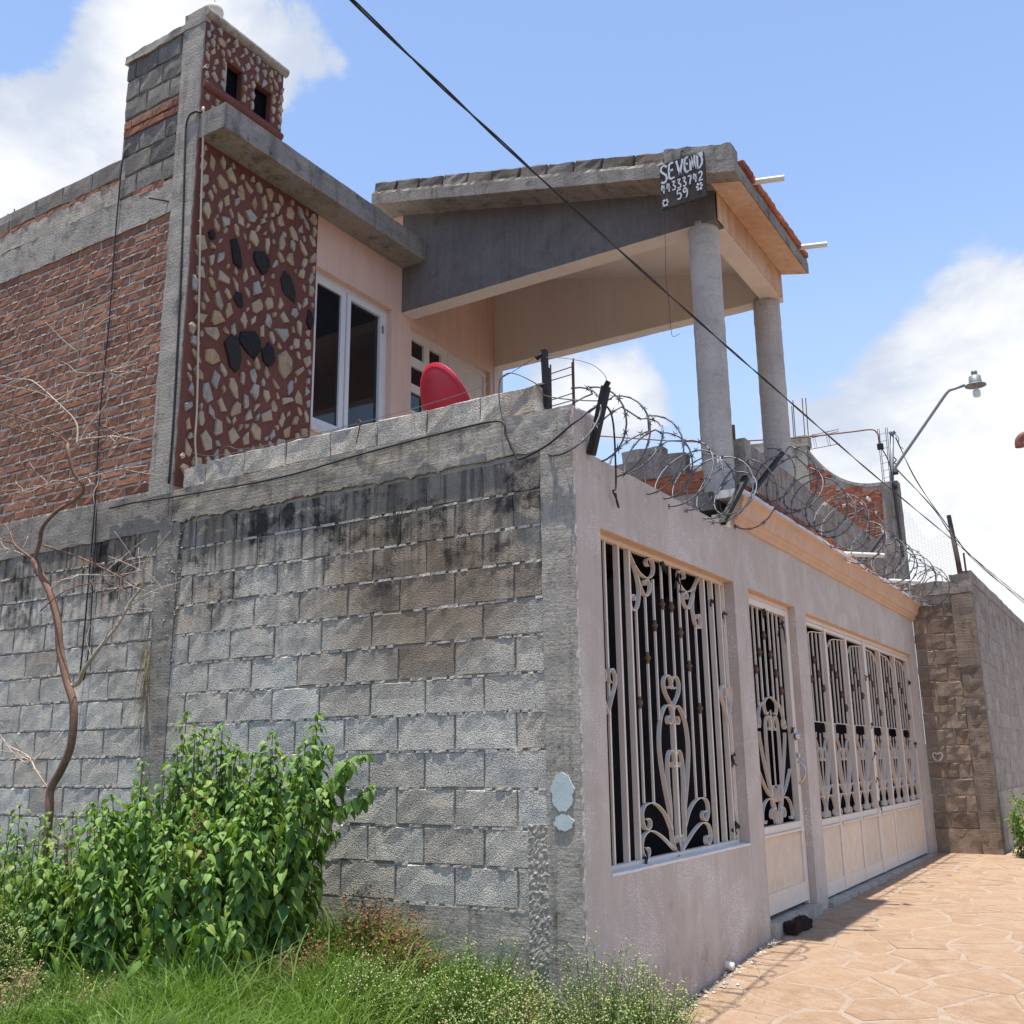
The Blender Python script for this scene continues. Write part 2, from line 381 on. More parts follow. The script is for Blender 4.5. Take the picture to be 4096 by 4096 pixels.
def leafmat(name, c, c2, trans=.22, rough=.55, attr=False):
    mt, n = newmat(name, rough, .35); p = n.pos()
    f = n.node('ShaderNodeAttribute', attribute_name='tint').outputs['Fac'] if attr else n.rnd()
    f = n.m('ADD', n.m('MULTIPLY', f, .75), n.m('MULTIPLY', n.noise(9, 3, .6, p), .25))
    col = n.ramp(f, [(.08, c), (.68, c2), (.86, (c2[0]*1.25, c2[1]*1.05, c2[2]*1.05)), (.93, (c2[0]*1.9, c2[1]*1.05, c2[2]*1.2))]); n.L(col, 'Base Color')
    tr = n.node('ShaderNodeBsdfTranslucent', {0: n.mix(1, col, (1.5, 1.6, .6), 'MULTIPLY')})
    mx = n.node('ShaderNodeMixShader', {0: trans, 1: n.bs.outputs[0], 2: tr.outputs[0]})
    out = [q for q in mt.node_tree.nodes if q.type == 'OUTPUT_MATERIAL'][0]; mt.node_tree.links.new(mx.outputs[0], out.inputs[0]); return mt
M_leaf = leafmat('shrub_leaf', (.05, .125, .025), (.19, .31, .065), attr=True)
M_leaf1 = leafmat('shrub_leaf_single', (.05, .125, .025), (.19, .31, .065))
M_leaf2 = leafmat('weed_leaf', (.07, .15, .03), (.21, .31, .08), attr=True)
M_grass = leafmat('grass_blades', (.018, .06, .009), (.18, .29, .05), .3, .6, True)
M_dry = leafmat('dry_weed', (.16, .075, .04), (.30, .17, .09), .2, .9, True)
M_straw = leafmat('straw', (.34, .26, .12), (.46, .38, .2), .2, .9, True)
M_flower = leafmat('pale_flower', (.30, .36, .12), (.55, .57, .32), .3, .8, True)
M_stem = simple('green_stem', (.07, .10, .035), .8, 0, .2, .3, 30, .2)
def roadmat(name, c, c2, c3):
    mt, n = newmat(name, .95, .1); p = n.pos()
    base = n.mix(n.rnd(), c, c2); b = n.noise(5, 6, .7, p, .4); a = n.noise(90, 4, .7, p)
    col = n.mix(n.sstep(b, .40, .66), base, c3)
    st = n.noise(1, 6, .75, n.vm('MULTIPLY', n.node('ShaderNodeVectorRotate', {0: p, 3: .5}, rotation_type='Z_AXIS').outputs[0], (5, 34, 5)), .6)
    col = n.mix(n.m('MULTIPLY', n.sstep(st, .50, .70), .45), col, n.mix(1, col, (.66, .54, .46), 'MULTIPLY'))
    col = n.mix(n.m('MULTIPLY', n.sstep(a, .54, .68), .5), col, n.mix(1, col, (.62, .5, .42), 'MULTIPLY'))
    col = n.mix(n.m('MULTIPLY', n.sstep(n.noise(22, 6, .8, p, 1), .6, .68), .55), col, (.13, .075, .05))
    n.L(col, 'Base Color'); n.L(n.bump(n.m('ADD', a, n.m('ADD', n.m('MULTIPLY', b, 1.5), n.m('MULTIPLY', st, 1.6))), .9, .014), 'Normal'); return mt
M_pave = roadmat('pink_flagstone', (.39, .26, .172), (.455, .315, .215), (.475, .35, .25))
M_joint = roadmat('pale_road_mortar', (.49, .385, .30), (.50, .395, .31), (.43, .325, .25))

# ------------------------------------------------------------------ ground, road
YZ = [(-200, -3), (-12, -.5), (-5, -.26), (-1, -.2), (.95, -.125), (2.0, -.035), (2.87, .015), (4.4, .045), (9.7, .075), (20, .22), (60, .8), (300, 4)]
def zr(y):
    for (a, za), (b, zb) in zip(YZ, YZ[1:]):
        if y <= b: return za+(zb-za)*max(0, y-a)/(b-a)
    return YZ[-1][1]
def ss(a, b, x): t = max(0, min(1, (x-a)/(b-a))); return t*t*(3-2*t)
def gz(x, y):
    z = zr(y); lot = ss(.35, -1.2, x)*ss(-5.5, -2., y)*ss(1.5, .4, y)
    z += lot*(.06-z)
    return z+.02*mnoise.noise(Vector((x*1.3, y*1.3, 0)))*ss(.2, -.3, x)
def sheet(name, xs, ys, zf, mat):
    v = [(x, y, zf(x, y)) for y in ys for x in xs]; n = len(xs)
    f = [(j*n+i, j*n+i+1, (j+1)*n+i+1, (j+1)*n+i) for j in range(len(ys)-1) for i in range(n-1)]
    return place(name, mesh(name, v, f, mat))
gxs = [-300, -80, -30, -14]+lin(-9, 5, 46)+[8, 16, 40, 100, 300]
gys = [-300, -60, -20, -10]+lin(-6, 3, 30)+lin(3.6, 22, 20)+[30, 60, 120, 300]
tag(sheet('ground', gxs, gys, lambda x, y: gz(x, y)-.03, M_soil), kind='structure')
road = tag(sheet('road', lin(-.02, 7, 14), [-3, -2, -1, 0, .5, .95]+lin(1.3, 12, 24)+[15, 20, 30, 60], lambda x, y: zr(y)-.001-.5*ss(.9, -.6, y)*ss(1.0, .1, x), M_joint), kind='structure')
# irregular flagstones: each its own slab set in the mortar
def clip(poly, nx, ny, c):
    out = []
    for i in range(len(poly)):
        a, b = poly[i], poly[(i+1) % len(poly)]; da = a[0]*nx+a[1]*ny-c; db = b[0]*nx+b[1]*ny-c
        if da <= 0: out.append(a)
        if da*db < 0: t = da/(da-db); out.append((a[0]+(b[0]-a[0])*t, a[1]+(b[1]-a[1])*t))
    return out
def flagstones():
    rng = random.Random(5); pts = []; sx, sy = .43, .36
    for j in range(-2, 33):
        for i in range(-1, 8):
            pts.append((i*sx+(j % 2)*sx*.5+rng.uniform(-.22, .22), .3+j*sy+rng.uniform(-.19, .19)))
    for k, p in enumerate(pts):
        if not (-.1 < p[0] < 2.9 and .35 < p[1] < 11.3): continue
        poly = [(p[0]-1, p[1]-1), (p[0]+1, p[1]-1), (p[0]+1, p[1]+1), (p[0]-1, p[1]+1)]; gap = rng.uniform(.008, .026)
        for q in pts:
            dx, dy = q[0]-p[0], q[1]-p[1]; d = math.hypot(dx, dy)
            if 0 < d < 1.3: poly = clip(poly, dx/d, dy/d, (p[0]*dx+p[1]*dy)/d+d/2-gap)
        poly = clip(poly, -1, 0, -.05)
        if p[1] > 9.2: poly = clip(poly, 0, 1, 9.76) if p[0] < .85 else poly
        if len(poly) < 3: continue
        # break the edges up a little
        pp = []
        for i in range(len(poly)):
            a, b = poly[i], poly[(i+1) % len(poly)]; L = math.hypot(b[0]-a[0], b[1]-a[1])
            if L < .03: continue
            n = max(1, min(3, int(L/.13)))
            for t in range(n):
                u = t/n; j = .02
                pp.append((a[0]+(b[0]-a[0])*u+rng.uniform(-j, j), a[1]+(b[1]-a[1])*u+rng.uniform(-j, j)))
        if len(pp) < 3: continue
        cx = sum(a[0] for a in pp)/len(pp); cy = sum(a[1] for a in pp)/len(pp); tz = rng.uniform(.001, .005); tx, ty = rng.uniform(-.004, .004), rng.uniform(-.004, .004)
        n = len(pp); v = []
        for s, h in ((1.0, -.03), (1.0, tz-.004), (.955, tz)):
            for a in pp: X = cx+(a[0]-cx)*s; Y = cy+(a[1]-cy)*s; v.append((X-cx, Y-cy, zr(Y)+h+(X-cx)*tx+(Y-cy)*ty-zr(cy)))
        f = [tuple(range(2*n, 3*n))]+[(r*n+i, r*n+(i+1) % n, (r+1)*n+(i+1) % n, (r+1)*n+i) for r in (0, 1) for i in range(n)]
        place('paving_stone', mesh('paving_stone', v, f, M_pave), road, (cx, cy, zr(cy)))
flagstones()

# ------------------------------------------------------------------ masonry pieces
def piece(L, H, D, seed, mat, nx=4, nz=2, amp=.003, bev=.005, name='block'):
    rng = random.Random(seed); v = []; f = []; J = lambda a: rng.uniform(-a, a)
    for j in range(nz+1):
        for i in range(nx+1): v.append((-L/2+bev+(L-2*bev)*i/nx+J(amp), J(amp), -H/2+bev+(H-2*bev)*j/nz+J(amp)))
    W_ = nx+1; f += [(j*W_+i, j*W_+i+1, (j+1)*W_+i+1, (j+1)*W_+i) for j in range(nz) for i in range(nx)]
    per = [(i, 0) for i in range(nx)]+[(nx, j) for j in range(nz)]+[(i, nz) for i in range(nx, 0, -1)]+[(0, j) for j in range(nz, 0, -1)]
    n = len(per); b0 = len(v)
    ring = [(-L/2+L*i/nx+J(amp*1.3), bev+J(amp*.5), -H/2+H*j/nz+J(amp*1.3)) for i, j in per]
    v += ring; b1 = len(v); v += [(x, D, z) for x, y, z in ring]
    for k in range(n):
        k2 = (k+1) % n; a = per[k][1]*W_+per[k][0]; b = per[k2][1]*W_+per[k2][0]
        f += [(b0+k, b0+k2, b, a), (b1+k, b1+k2, b0+k2, b0+k)]
    return mesh(name, v, f, mat)
def rows(parent, mat, variants, u0, u1, z0, pitchz, nrows, pitch, phase, w, h, put, name, keep=None, sag=0, rot=0, gap=.012):
    """courses of masonry along u; put(u, z) -> location; cut pieces at the ends are scaled"""
    rng = random.Random(hash(name) % 1000 if False else 3); objs = []
    for k in range(nrows):
        z = z0+pitchz*k; ph = phase(k); i = math.floor((u0-ph)/pitch)
        while ph+i*pitch < u1:
            a = max(u0, ph+i*pitch+gap/2); b = min(u1, ph+(i+1)*pitch-gap/2); i += 1
            if b-a < .05: continue
            uc = (a+b)/2
            if keep and not keep(a, b, z): continue
            loc = put(uc, z+rng.uniform(-.003, .003))
            o = place(name, rng.choice(variants), parent, loc, (0, rng.uniform(-.003, .003), rot), ((b-a)/w, 1+rng.uniform(-.02, .02), 1+rng.uniform(-.03, .02)))
            objs.append(o)
    return objs
BV = [piece(.40, .198, .09, 20+i, M_block, name='concrete_block') for i in range(9)]
M_ndark = blockmat('dark_brown_block', [(.33, .25, .19), (.42, .33, .25), (.27, .20, .15), (.37, .30, .24)], stain=.4, zstain=(2.2, 3.6))
NE = [piece(.40, .198, .09, 340+i, M_ndark, 3, 2, .008, .01, name='concrete_block') for i in range(5)]
NV = [piece(.40, .198, .09, 40+i, M_nblock, 3, 2, .004, name='concrete_block') for i in range(5)]
DV = [piece(.30, .15, .12, 60+i, M_dblock, 3, 2, .007, .01, name='coping_block') for i in range(5)]
KV = [piece(.40, .198, .12, 75+i, M_nblock, 3, 2, .003, .006, name='concrete_block') for i in range(4)]
PV = [piece(.40, .172, .14, 90+i, M_coping, 4, 2, .004, .007, name='coping_block') for i in range(5)]
TV = [piece(.40, .19, .06, 120+i, M_dblock, 3, 2, .006, .008, name='concrete_block') for i in range(5)]
RV = [piece(.28, .068, .05, 140+i, M_brick, 4, 1, .004, .006, name='brick') for i in range(10)]
OV = [piece(.26, .073, .06, 160+i, M_brick2, 3, 1, .006, .008, name='brick') for i in range(6)]

# ------------------------------------------------------------------ side boundary wall of concrete blocks
bw = thing('block_wall', 'tall grey concrete block boundary wall behind the shrubs, stained dark near the top', 'wall', (-2.7, .1, 0))
MB().box(-3.32, -.19, .008, .15, -.4, 3.08).build('mortar_core', M_mortar, bw)
MB().box(-7.4, -3.50, .008, .15, -.4, 3.05).build('mortar_core', M_mortar, bw)
PA, PB = -.414, -.63
ph = lambda k: (PA if k % 2 else PB)
ztop = 3.055; pz = .2095
rows(bw, M_block, BV, -3.315, -.215, ztop-pz*12+pz/2, pz, 12, .417, lambda k: PA if (11-k) % 2 else PB, .40, .198, lambda u, z: (u, -.004, z), 'concrete_block')
rows(bw, M_block, BV, -6.3, -3.515, ztop-pz*12+pz/2-.01, pz, 12, .417, lambda k: (-3.80 if (11-k) % 2 == 0 else -3.99), .40, .198, lambda u, z: (u, -.004, z), 'concrete_block')
MB().rough(-3.3, -.2, -.006, .14, -.4, .538, .08, .005).build('footing', M_conc, bw)
MB().rough(-.225, -.012, -.012, .14, -.4, 3.10, .045, .006, 14).build('corner_pillar', M_conc, bw, True)
MB().rough(-3.53, -3.30, -.014, .14, -.4, 3.06, .045, .010, 12).build('middle_pillar', M_concd, bw, True)
MB().rough(-3.40, -.95, -.012, .14, 3.085, 3.318, .028, .007, 10, rag=.035).build('tie_beam', M_tie, bw, True)
MB().rough(-.948, -.012, -.009, .14, 3.085, 3.318, .028, .007, 12, rag=.018).build('tie_beam', M_conc, bw, True)
MB().rough(-7.4, -3.405, -.012, .14, 3.03, 3.335, .035, .006, 10, rag=.012).build('tie_beam', M_concd, bw, True)
# crusty mortar runs: beside the pillar and along the beds
def crust(name, x0, x1, z0, z1, n, mat, par, seed, s0=.006, s1=.016, y=-.006):
    rng = random.Random(seed); b = MB()
    for _ in range(n):
        x, z = rng.uniform(x0, x1), rng.uniform(z0, z1); s = rng.uniform(s0, s1); v = []
        for k in range(6):
            d = Vector(((1, 0, 0), (-1, 0, 0), (0, 1, 0), (0, -1, 0), (0, 0, 1), (0, 0, -1))[k])*s*rng.uniform(.5, 1.3); v.append((x+d.x, y+d.y, z+d.z))
        b.add(v, [(0, 2, 4), (2, 1, 4), (1, 3, 4), (3, 0, 4), (2, 0, 5), (1, 2, 5), (3, 1, 5), (0, 3, 5)])
    o = b.build(name, mat, par); o['kind'] = 'stuff'; return o
cr_ = random.Random(2); b = MB()
for k in range(1, 13):
    for (a, c) in ((-3.3, -.23), (-6.3, -3.53)):
        u = a
        while u < c:
            L = cr_.uniform(.03, .13)
            if cr_.random() < .86: b.rough(u, min(c, u+L), -.0035-cr_.uniform(0, .004), .02, ztop-pz*k-.008, ztop-pz*k+.005+cr_.uniform(0, .005), .022, .003, 60)
            u += L+cr_.uniform(.0, .05)
o = b.build('mortar_joint', M_lmortar, bw); o['kind'] = 'stuff'
MB().rough(-.345, -.205, -.009, .02, -.2, .985, .012, .0065, 75).build('mortar_crust', M_crust, bw)
crust('mortar_crust', -3.42, -3.26, 2.0, 3.05, 160, M_concd, bw, 5, .005, .013, -.012)
MB().rough(-.020, .0015, -.010, .01, -.3, 3.30, .022, .005, 34).build('plaster_edge', M_wall, bw)
# pale blue dab of paint on the corner pillar
pts = [(-.125+.068*math.cos(a)*(1+.10*math.sin(a*7)+.06*math.sin(a*13)), 1.155+.10*math.sin(a)*(1+.05*math.sin(a*9))) for a in lin(0, 6.1, 34)]
MB().prism([(x, -.0185, z) for x, z in pts], (0, .006, 0)).prism([(-.12+.058*math.cos(a)*(1+.12*math.sin(a*6)), -.0185, 1.0+.042*math.sin(a)*(1+.1*math.sin(a*8))) for a in lin(0, 6.1, 30)], (0, .006, 0)).build('paint_patch', M_bluep, bw, fix=True)
for i in range(7):
    u = -.2424-.405*i-.2025
    place('coping_block', PV[i % 5], bw, (u, -.004+random.uniform(-.003, .003), 3.405), (0, random.uniform(-.008, .008), random.uniform(-.008, .008)), (.99, 1, 1))
MB().rough(-3.31, -3.085, 0, .13, 3.32, 3.47, .04, .016, 12).build('coping_block', M_coping, bw, True)

# ------------------------------------------------------------------ house
X1 = -3.416
hs = thing('house', 'unfinished two storey brick house with stone panel, chimney tower and column porch', 'house', (-3.6, 2.2, 0))
bwall = MB().box(-8, -3.66, .003, .15, 3.32, 5.75).build('brick_wall', M_lmortar, hs)
rows(bwall, M_brick, RV, -6.35, -3.672, 3.345+.0443, .0886, 27, .296, lambda k: -3.69+(.148 if k % 2 else 0)+.02*math.sin(k*2.3), .28, .068, lambda u, z: (u, -.004, z), 'brick', gap=.016)
crb = random.Random(8); b = MB()
for k in range(28):
    u = -6.35
    while u < -3.68:
        L = crb.uniform(.02, .1)
        if crb.random() < .55: b.rough(u, min(-3.68, u+L), -.0045-crb.uniform(0, .003), .012, 3.345+.0886*k-.008, 3.345+.0886*k+.006, .03, .0025, 60)
        u += L+crb.uniform(0, .05)
o = b.build('mortar_joint', M_lmortar, bwall); o['kind'] = 'stuff'
MB().rough(-8, -3.68, -.012, .15, 5.735, 6.04, .05, .006, 8, rag=.02).build('tie_beam', M_conc, hs, True)
MB().rough(-8, -4.385, -.012, .15, 6.05, 6.235, .04, .008, 9, rag=.02).build('tie_beam', M_concl, hs, True)
MB().rough(-8, -4.385, -.012, .14, 6.238, 6.268, .03, .01, 14, rag=.02).build('mortar_bed', M_brick, hs)
par = MB().box(-8, -4.40, .02, .13, 6.26, 6.49).build('parapet', M_mortar, hs)
rows(par, M_dblock, TV, -6.02, -4.40, 6.375, .2, 1, .405, lambda k: -4.40, .40, .19, lambda u, z: (u, -.004, z+.005), 'concrete_block')
rows(par, M_dblock, TV, -7.9, -6.06, 6.30, .2, 1, .405, lambda k: -6.06, .40, .19, lambda u, z: (u, .0, z), 'concrete_block')
MB().tube([(-6.08, .06, 6.38), (-6.085, .06, 6.56)], .006).tube([(-6.2, .07, 6.38), (-6.205, .07, 6.55)], .006).build('rebar', M_rebar, hs)
MB().rough(-3.68, X1-.002, -.014, .25, 3.3, 7.60, .05, .006, 10).build('corner_pillar', M_conc, hs, True)
MB().tube([(-3.70, -.0, 5.83), (-3.86, -.09, 5.87)], .007).build('nail', M_rebar, hs)
# body of the house behind, flat roof, ground-floor front wall
MB().box(-8, X1-.16, .16, 4.66, 6.1, 6.26).build('roof_slab', M_slab, hs)
MB().box(-8, -7.9, .16, 4.66, 0, 6.1).box(-7.9, X1-.16, 4.56, 4.66, 0, 6.1).build('rear_wall', M_mortar, hs)
MB().box(X1-.15, X1, .16, 9.75, -.2, 3.24).build('ground_floor_wall', M_cream, hs)
MB().box(X1, -.15, 9.725, 9.80, -.2, 3.6).build('party_wall', M_mortar, hs)
# terrace slab over the garage
MB().box(X1+.002, -.155, 2.62, 9.72, 3.25, 3.40).build('terrace_slab', M_slab, hs)
MB().box(X1+.002, -.8, .152, 2.618, 3.13, 3.25).build('terrace_slab', M_slab, hs)
# upper street front (plane x = X1) with window and door openings
WY0, WY1, WZ0, WZ1 = 1.44, 2.56, 4.24, 5.80
DY0, DY1, DZ1 = 2.88, 4.395, 5.73
fb = gridwall(lin(0.24, 4.67, 8)+[WY0, WY1, DY0, DY1], [3.3, 3.40, WZ0, WZ1, DZ1, 6.32],
              lambda u, v: (WY0 < u < WY1 and WZ0 < v < WZ1) or (DY0 < u < DY1 and 3.4 < v < DZ1), lambda u, v, d: (d, u, v), X1, X1-.15)
fw = fb.build('front_wall', M_pink, hs, fix=True)
MB().box(X1-.15, X1-.001, 2.72, 4.655, 6.321, 6.95).build('gable_wall', M_pink, hs)
MB().box(X1-.02, X1+.012, 4.47, 4.655, 3.4, 5.83).build('jamb', M_cream, hs)
# window: aluminium frame, two leaves
wn = MB()
xf = X1-.07
wn.box(xf-.05, xf, WY0, WY0+.045, WZ0, WZ1).box(xf-.05, xf, WY1-.045, WY1, WZ0, WZ1).box(xf-.05, xf, WY0+.045, WY1-.045, WZ1-.05, WZ1).box(xf-.05, xf, WY0+.045, WY1-.045, WZ0, WZ0+.06)
win = wn.build('window', M_alu, hs)
for a, c in ((WY0+.045, 1.94), (1.95, WY1-.045)):
    xo = .0 if a < 1.9 else .012
    l = MB().box(xf-.035, xf+xo, a, a+.05, WZ0+.06, WZ1-.05).box(xf-.035, xf+xo, c-.065, c, WZ0+.06, WZ1-.05).box(xf-.035, xf+xo, a+.05, c-.065, WZ1-.105, WZ1-.05).box(xf-.035, xf+xo, a+.05, c-.065, WZ0+.06, WZ0+.12)
    l.build('window_leaf', M_alu, win); MB().box(xf-.03, xf-.022, a+.05, c-.065, WZ0+.12, WZ1-.105).build('pane', M_glass, win)
MB().box(xf+.012, xf+.03, WY1-.09, WY1-.075, 5.52, 5.60).build('latch', M_pole, win)
MB().box(X1-.08, X1+.03, WY0-.02, WY1+.02, WZ0-.05, WZ0-.001).build('window_sill', M_cream, hs)
MB().box(X1-.155, X1-.149, WY0-.1, WY1+.1, WZ0-.1, WZ1+.1).build('room_dark_panel', M_clothback, hs)  # black panel stands in for the darkness of the unlit room
# door with small panes on the left and a plain leaf on the right
xd0 = X1-.05
dgl = MB(); holes = [(2.955, 3.18), (3.27, 3.49)]; hz = [(5.44, 5.63), (5.14, 5.335), (4.85, 5.05), (4.55, 4.75), (4.25, 4.45)]
db = gridwall([DY0, DY1, 3.575, 3.60]+[q for h in holes for q in h], [3.41, DZ1]+[q for h in hz for q in h],
              lambda u, v: any(a < u < c for a, c in holes) and any(a < v < c for a, c in hz) or 3.575 < u < 3.60 and False, lambda u, v, d: (d, u, v), xd0, xd0-.05)
dr = db.build('terrace_door', M_cream, hs, fix=True)
for a, c in holes:
    for e, g in hz: MB().box(xd0-.04, xd0-.03, a, c, e, g).build('pane', M_glass, dr)
MB().box(xd0, xd0+.018, 3.60, 3.64, 3.45, 5.69).box(xd0, xd0+.018, 4.31, 4.35, 3.45, 5.69).box(xd0, xd0+.018, 3.64, 4.31, 5.65, 5.69).build('door_frame', M_cream, dr)
# flat canopy over the stone panel and window
MB().rough(X1, -3.115, 0.0, 2.712, 6.32, 6.545, .07, .003, 8).build('canopy_slab', M_slab, hs)
# stone panel
sp = MB().rough(X1-.02, X1+.012, 0, 1.425, 3.36, 6.318, .06, .004, 9).build('stone_panel', M_maroon, hs, True)
def stone(parent, y, z, w, h, ang, mat, seed, x=X1+.012, k=None):
    rng = random.Random(seed); n = k or rng.choice((4, 5, 5, 6)); ca, sa = math.cos(ang), math.sin(ang)
    A = sorted(2*math.pi*(i+rng.uniform(-.42, .42))/n for i in range(n)); th = rng.uniform(.012, .024); v = []; sk = rng.uniform(-.2, .2)
    ring = [((math.cos(a)+sk*math.sin(a))*w/2*rng.uniform(.75, 1.2), math.sin(a)*h/2*rng.uniform(.75, 1.2)) for a in A]
    for s, d in ((1.03, -.01), (1, th*.8), (.88, th)):
        for p in ring: u, q = p[0]*s, p[1]*s; v.append((d+rng.uniform(-.004, .004)*(d > 0), u*ca-q*sa, u*sa+q*ca))
    v.append((th+rng.uniform(-.004, .01), rng.uniform(-.15, .15)*w, rng.uniform(-.15, .15)*h))
    f = [(r*n+i, r*n+(i+1) % n, (r+1)*n+(i+1) % n, (r+1)*n+i) for r in (0, 1) for i in range(n)]+[(2*n+i, 2*n+(i+1) % n, 3*n) for i in range(n)]
    return place('stone', mesh('stone', v, f, mat), parent, (x, y, z))
# the stones that stand out: (y, z, width, height, angle, kind)
BIG = [(.455, 5.484, .13, .30, .40, 'd'), (.742, 5.518, .21, .21, 0, 'm'), (1.074, 5.434, .17, .31, .5, 'd'), (.512, 5.078, .11, .12, -.3, 'd'), (.188, 5.523, .07, .11, 0, 'd'),
       (.482, 4.597, .20, .28, .25, 'd'), (.66, 4.745, .22, .24, .4, 'd'), (.874, 4.70, .15, .21, -.15, 'd'), (1.066, 4.684, .17, .25, -.25, 't'), (.26, 4.483, .17, .17, .7, 't'),
       (.253, 4.676, .15, .13, 0, 't'), (1.028, 4.97, .18, .16, 0, 'g'), (1.253, 4.692, .14, .15, 0, 't'), (.402, 4.106, .12, .13, -.2, 't'), (.242, 4.163, .12, .16, 0, 'g'),
       (.373, 3.906, .11, .16, 0, 't'), (.533, 3.893, .12, .14, 0, 't'), (.785, 3.991, .12, .14, .2, 't'), (.256, 3.769, .12, .17, .5, 't'), (1.36, 5.22, .08, .2, 0, 'd'), (1.05, 5.12, .10, .12, .2, 't'), (.33, 5.20, .14, .13, .8, 't')]
KM = {'d': M_stoned, 'm': M_stoned, 't': M_stone, 'g': M_stoneg}
taken = []
for i, (y, z, w_, h_, a_, k_) in enumerate(BIG):
    stone(sp, y, z, w_, h_, a_, KM[k_], 500+i, k=8 if k_ in 'dm' else None); taken.append((y, z, max(w_, h_)*.5*.8+min(w_, h_)*.12, ))
def scatter(parent, y0, y1, z0, z1, n, smin, smax, seed, ok=lambda y, z, r: True, gap=.016, pg=.22):
    rng = random.Random(seed); c = 0
    for _ in range(30000):
        if c >= n: break
        h = rng.uniform(smin, smax); w_ = h*rng.uniform(.38, .8); y, z = rng.uniform(y0+w_*.5, y1-w_*.5), rng.uniform(z0+h*.5, z1-h*.5); r = (w_+h)*.25
        if not ok(y, z, r) or any((y-a)**2+(z-b)**2 < (r+q+gap)**2 for a, b, q in taken): continue
        taken.append((y, z, r)); c += 1
        stone(parent, y, z, w_, h, rng.uniform(-.6, .7), M_stoneg if rng.random() < pg else M_stone, seed*1000+c)
scatter(sp, .02, 1.41, 3.42, 6.29, 190, .115, .175, 1, gap=.014)
scatter(sp, .02, 1.41, 3.42, 6.29, 90, .06, .10, 2, gap=.012)
# chimney tower
TZ = 7.53
tw = MB().box(-4.42, -3.682, .012, .10, 6.26, TZ).box(-4.42, -4.34, .10, .90, 6.26, TZ).box(-4.34, X1-.03, .82, .90, 6.26, TZ-.002).box(-4.40, -3.45, .02, .88, TZ, TZ+.03).build('chimney_tower', M_mortar, hs)
rows(tw, M_dblock, TV, -4.42, -3.69, 6.86+.09, .2, 3, .30, lambda k: -4.42+.13*(k % 2)+.05*k, .40, .19, lambda u, z: (u, -.002, z), 'concrete_block')
rows(tw, M_dblock, TV, -4.39, -3.69, 6.08+.09, .2, 3, .33, lambda k: -4.5+.16*(k % 2), .40, .19, lambda u, z: (u, -.002, z), 'concrete_block')
rows(tw, M_brick, RV, -4.40, -3.69, 6.70, .082, 2, .27, lambda k: -4.4+.1*k, .28, .068, lambda u, z: (u, -.010, z), 'brick')
rows(tw, M_brick, RV, -4.2, -3.8, 6.04, .09, 1, .27, lambda k: -4.2, .28, .068, lambda u, z: (u, -.012, z), 'brick', keep=lambda a, b, z: a > -4.21)
MB().rough(-4.45, -3.40, -.02, .03, TZ-.09, TZ-.01, .05, .012, 9).build('tower_cap', M_conc, hs, True)
tf = gridwall([0, .217, .41, .56, .76, .90], [6.50, 6.90, 7.205, TZ-.04], lambda u, v: (.217 < u < .41 or .56 < u < .76) and 6.90 < v < 7.205, lambda u, v, d: (d, u, v), X1+.012, X1-.05)
tfp = tf.build('tower_stone_face', M_maroon, hs, fix=True)
MB().box(X1-.12, X1-.06, .15, .85, 6.8, 7.3).build('flue_dark_panel', M_clothback, hs)  # shade inside the tower openings, put in as a black panel
nohole = lambda y, z, r: not ((.217-r < y < .41+r or .56-r < y < .76+r) and 6.90-r < z < 7.205+r)
taken = []
for i, z in enumerate((6.94, 7.04, 7.15)):
    for j, y in enumerate((.195, .435, .535, .785)): stone(tfp, y, z+.01*(j % 2), .045, .09, 0, M_stone if (i+j) % 3 else M_stoneg, 900+i*7+j); taken.append((y, z, .036))
scatter(tfp, .0, .905, 6.89, 7.47, 60, .075, .115, 7, nohole, .012, .35)
scatter(tfp, .0, .905, 6.89, 7.47, 60, .045, .07, 8, nohole, .010, .35)
scatter(tfp, .0, .905, 6.56, 6.80, 14, .07, .10, 9, nohole, .012, .35)
arc = lambda r, n=8: [(r*math.sin(math.pi*i/n), r*math.cos(math.pi*i/n)) for i in range(n+1)]
for z, r, y0, y1, mt in ((TZ-.01, .048, -.03, .93, M_conc), (6.835, .040, -.005, .90, M_maroon)):
    MB().prism([(X1+.01+a, y0, z+c) for a, c in arc(r)], (0, y1-y0, 0)).build('moulding', mt, hs, fix=True)
bl = MB().lathe([(.085*math.sin(math.pi*i/14)+1e-4, -.085*math.cos(math.pi*i/14)) for i in range(15)], (-3.70, .303, 7.88), n=24).build('ball_finial', M_ball, hs, True)
MB().tube([(-3.7, .303, 7.5), (-3.7, .303, 8.0)], .006).build('rod', M_rebar, bl)
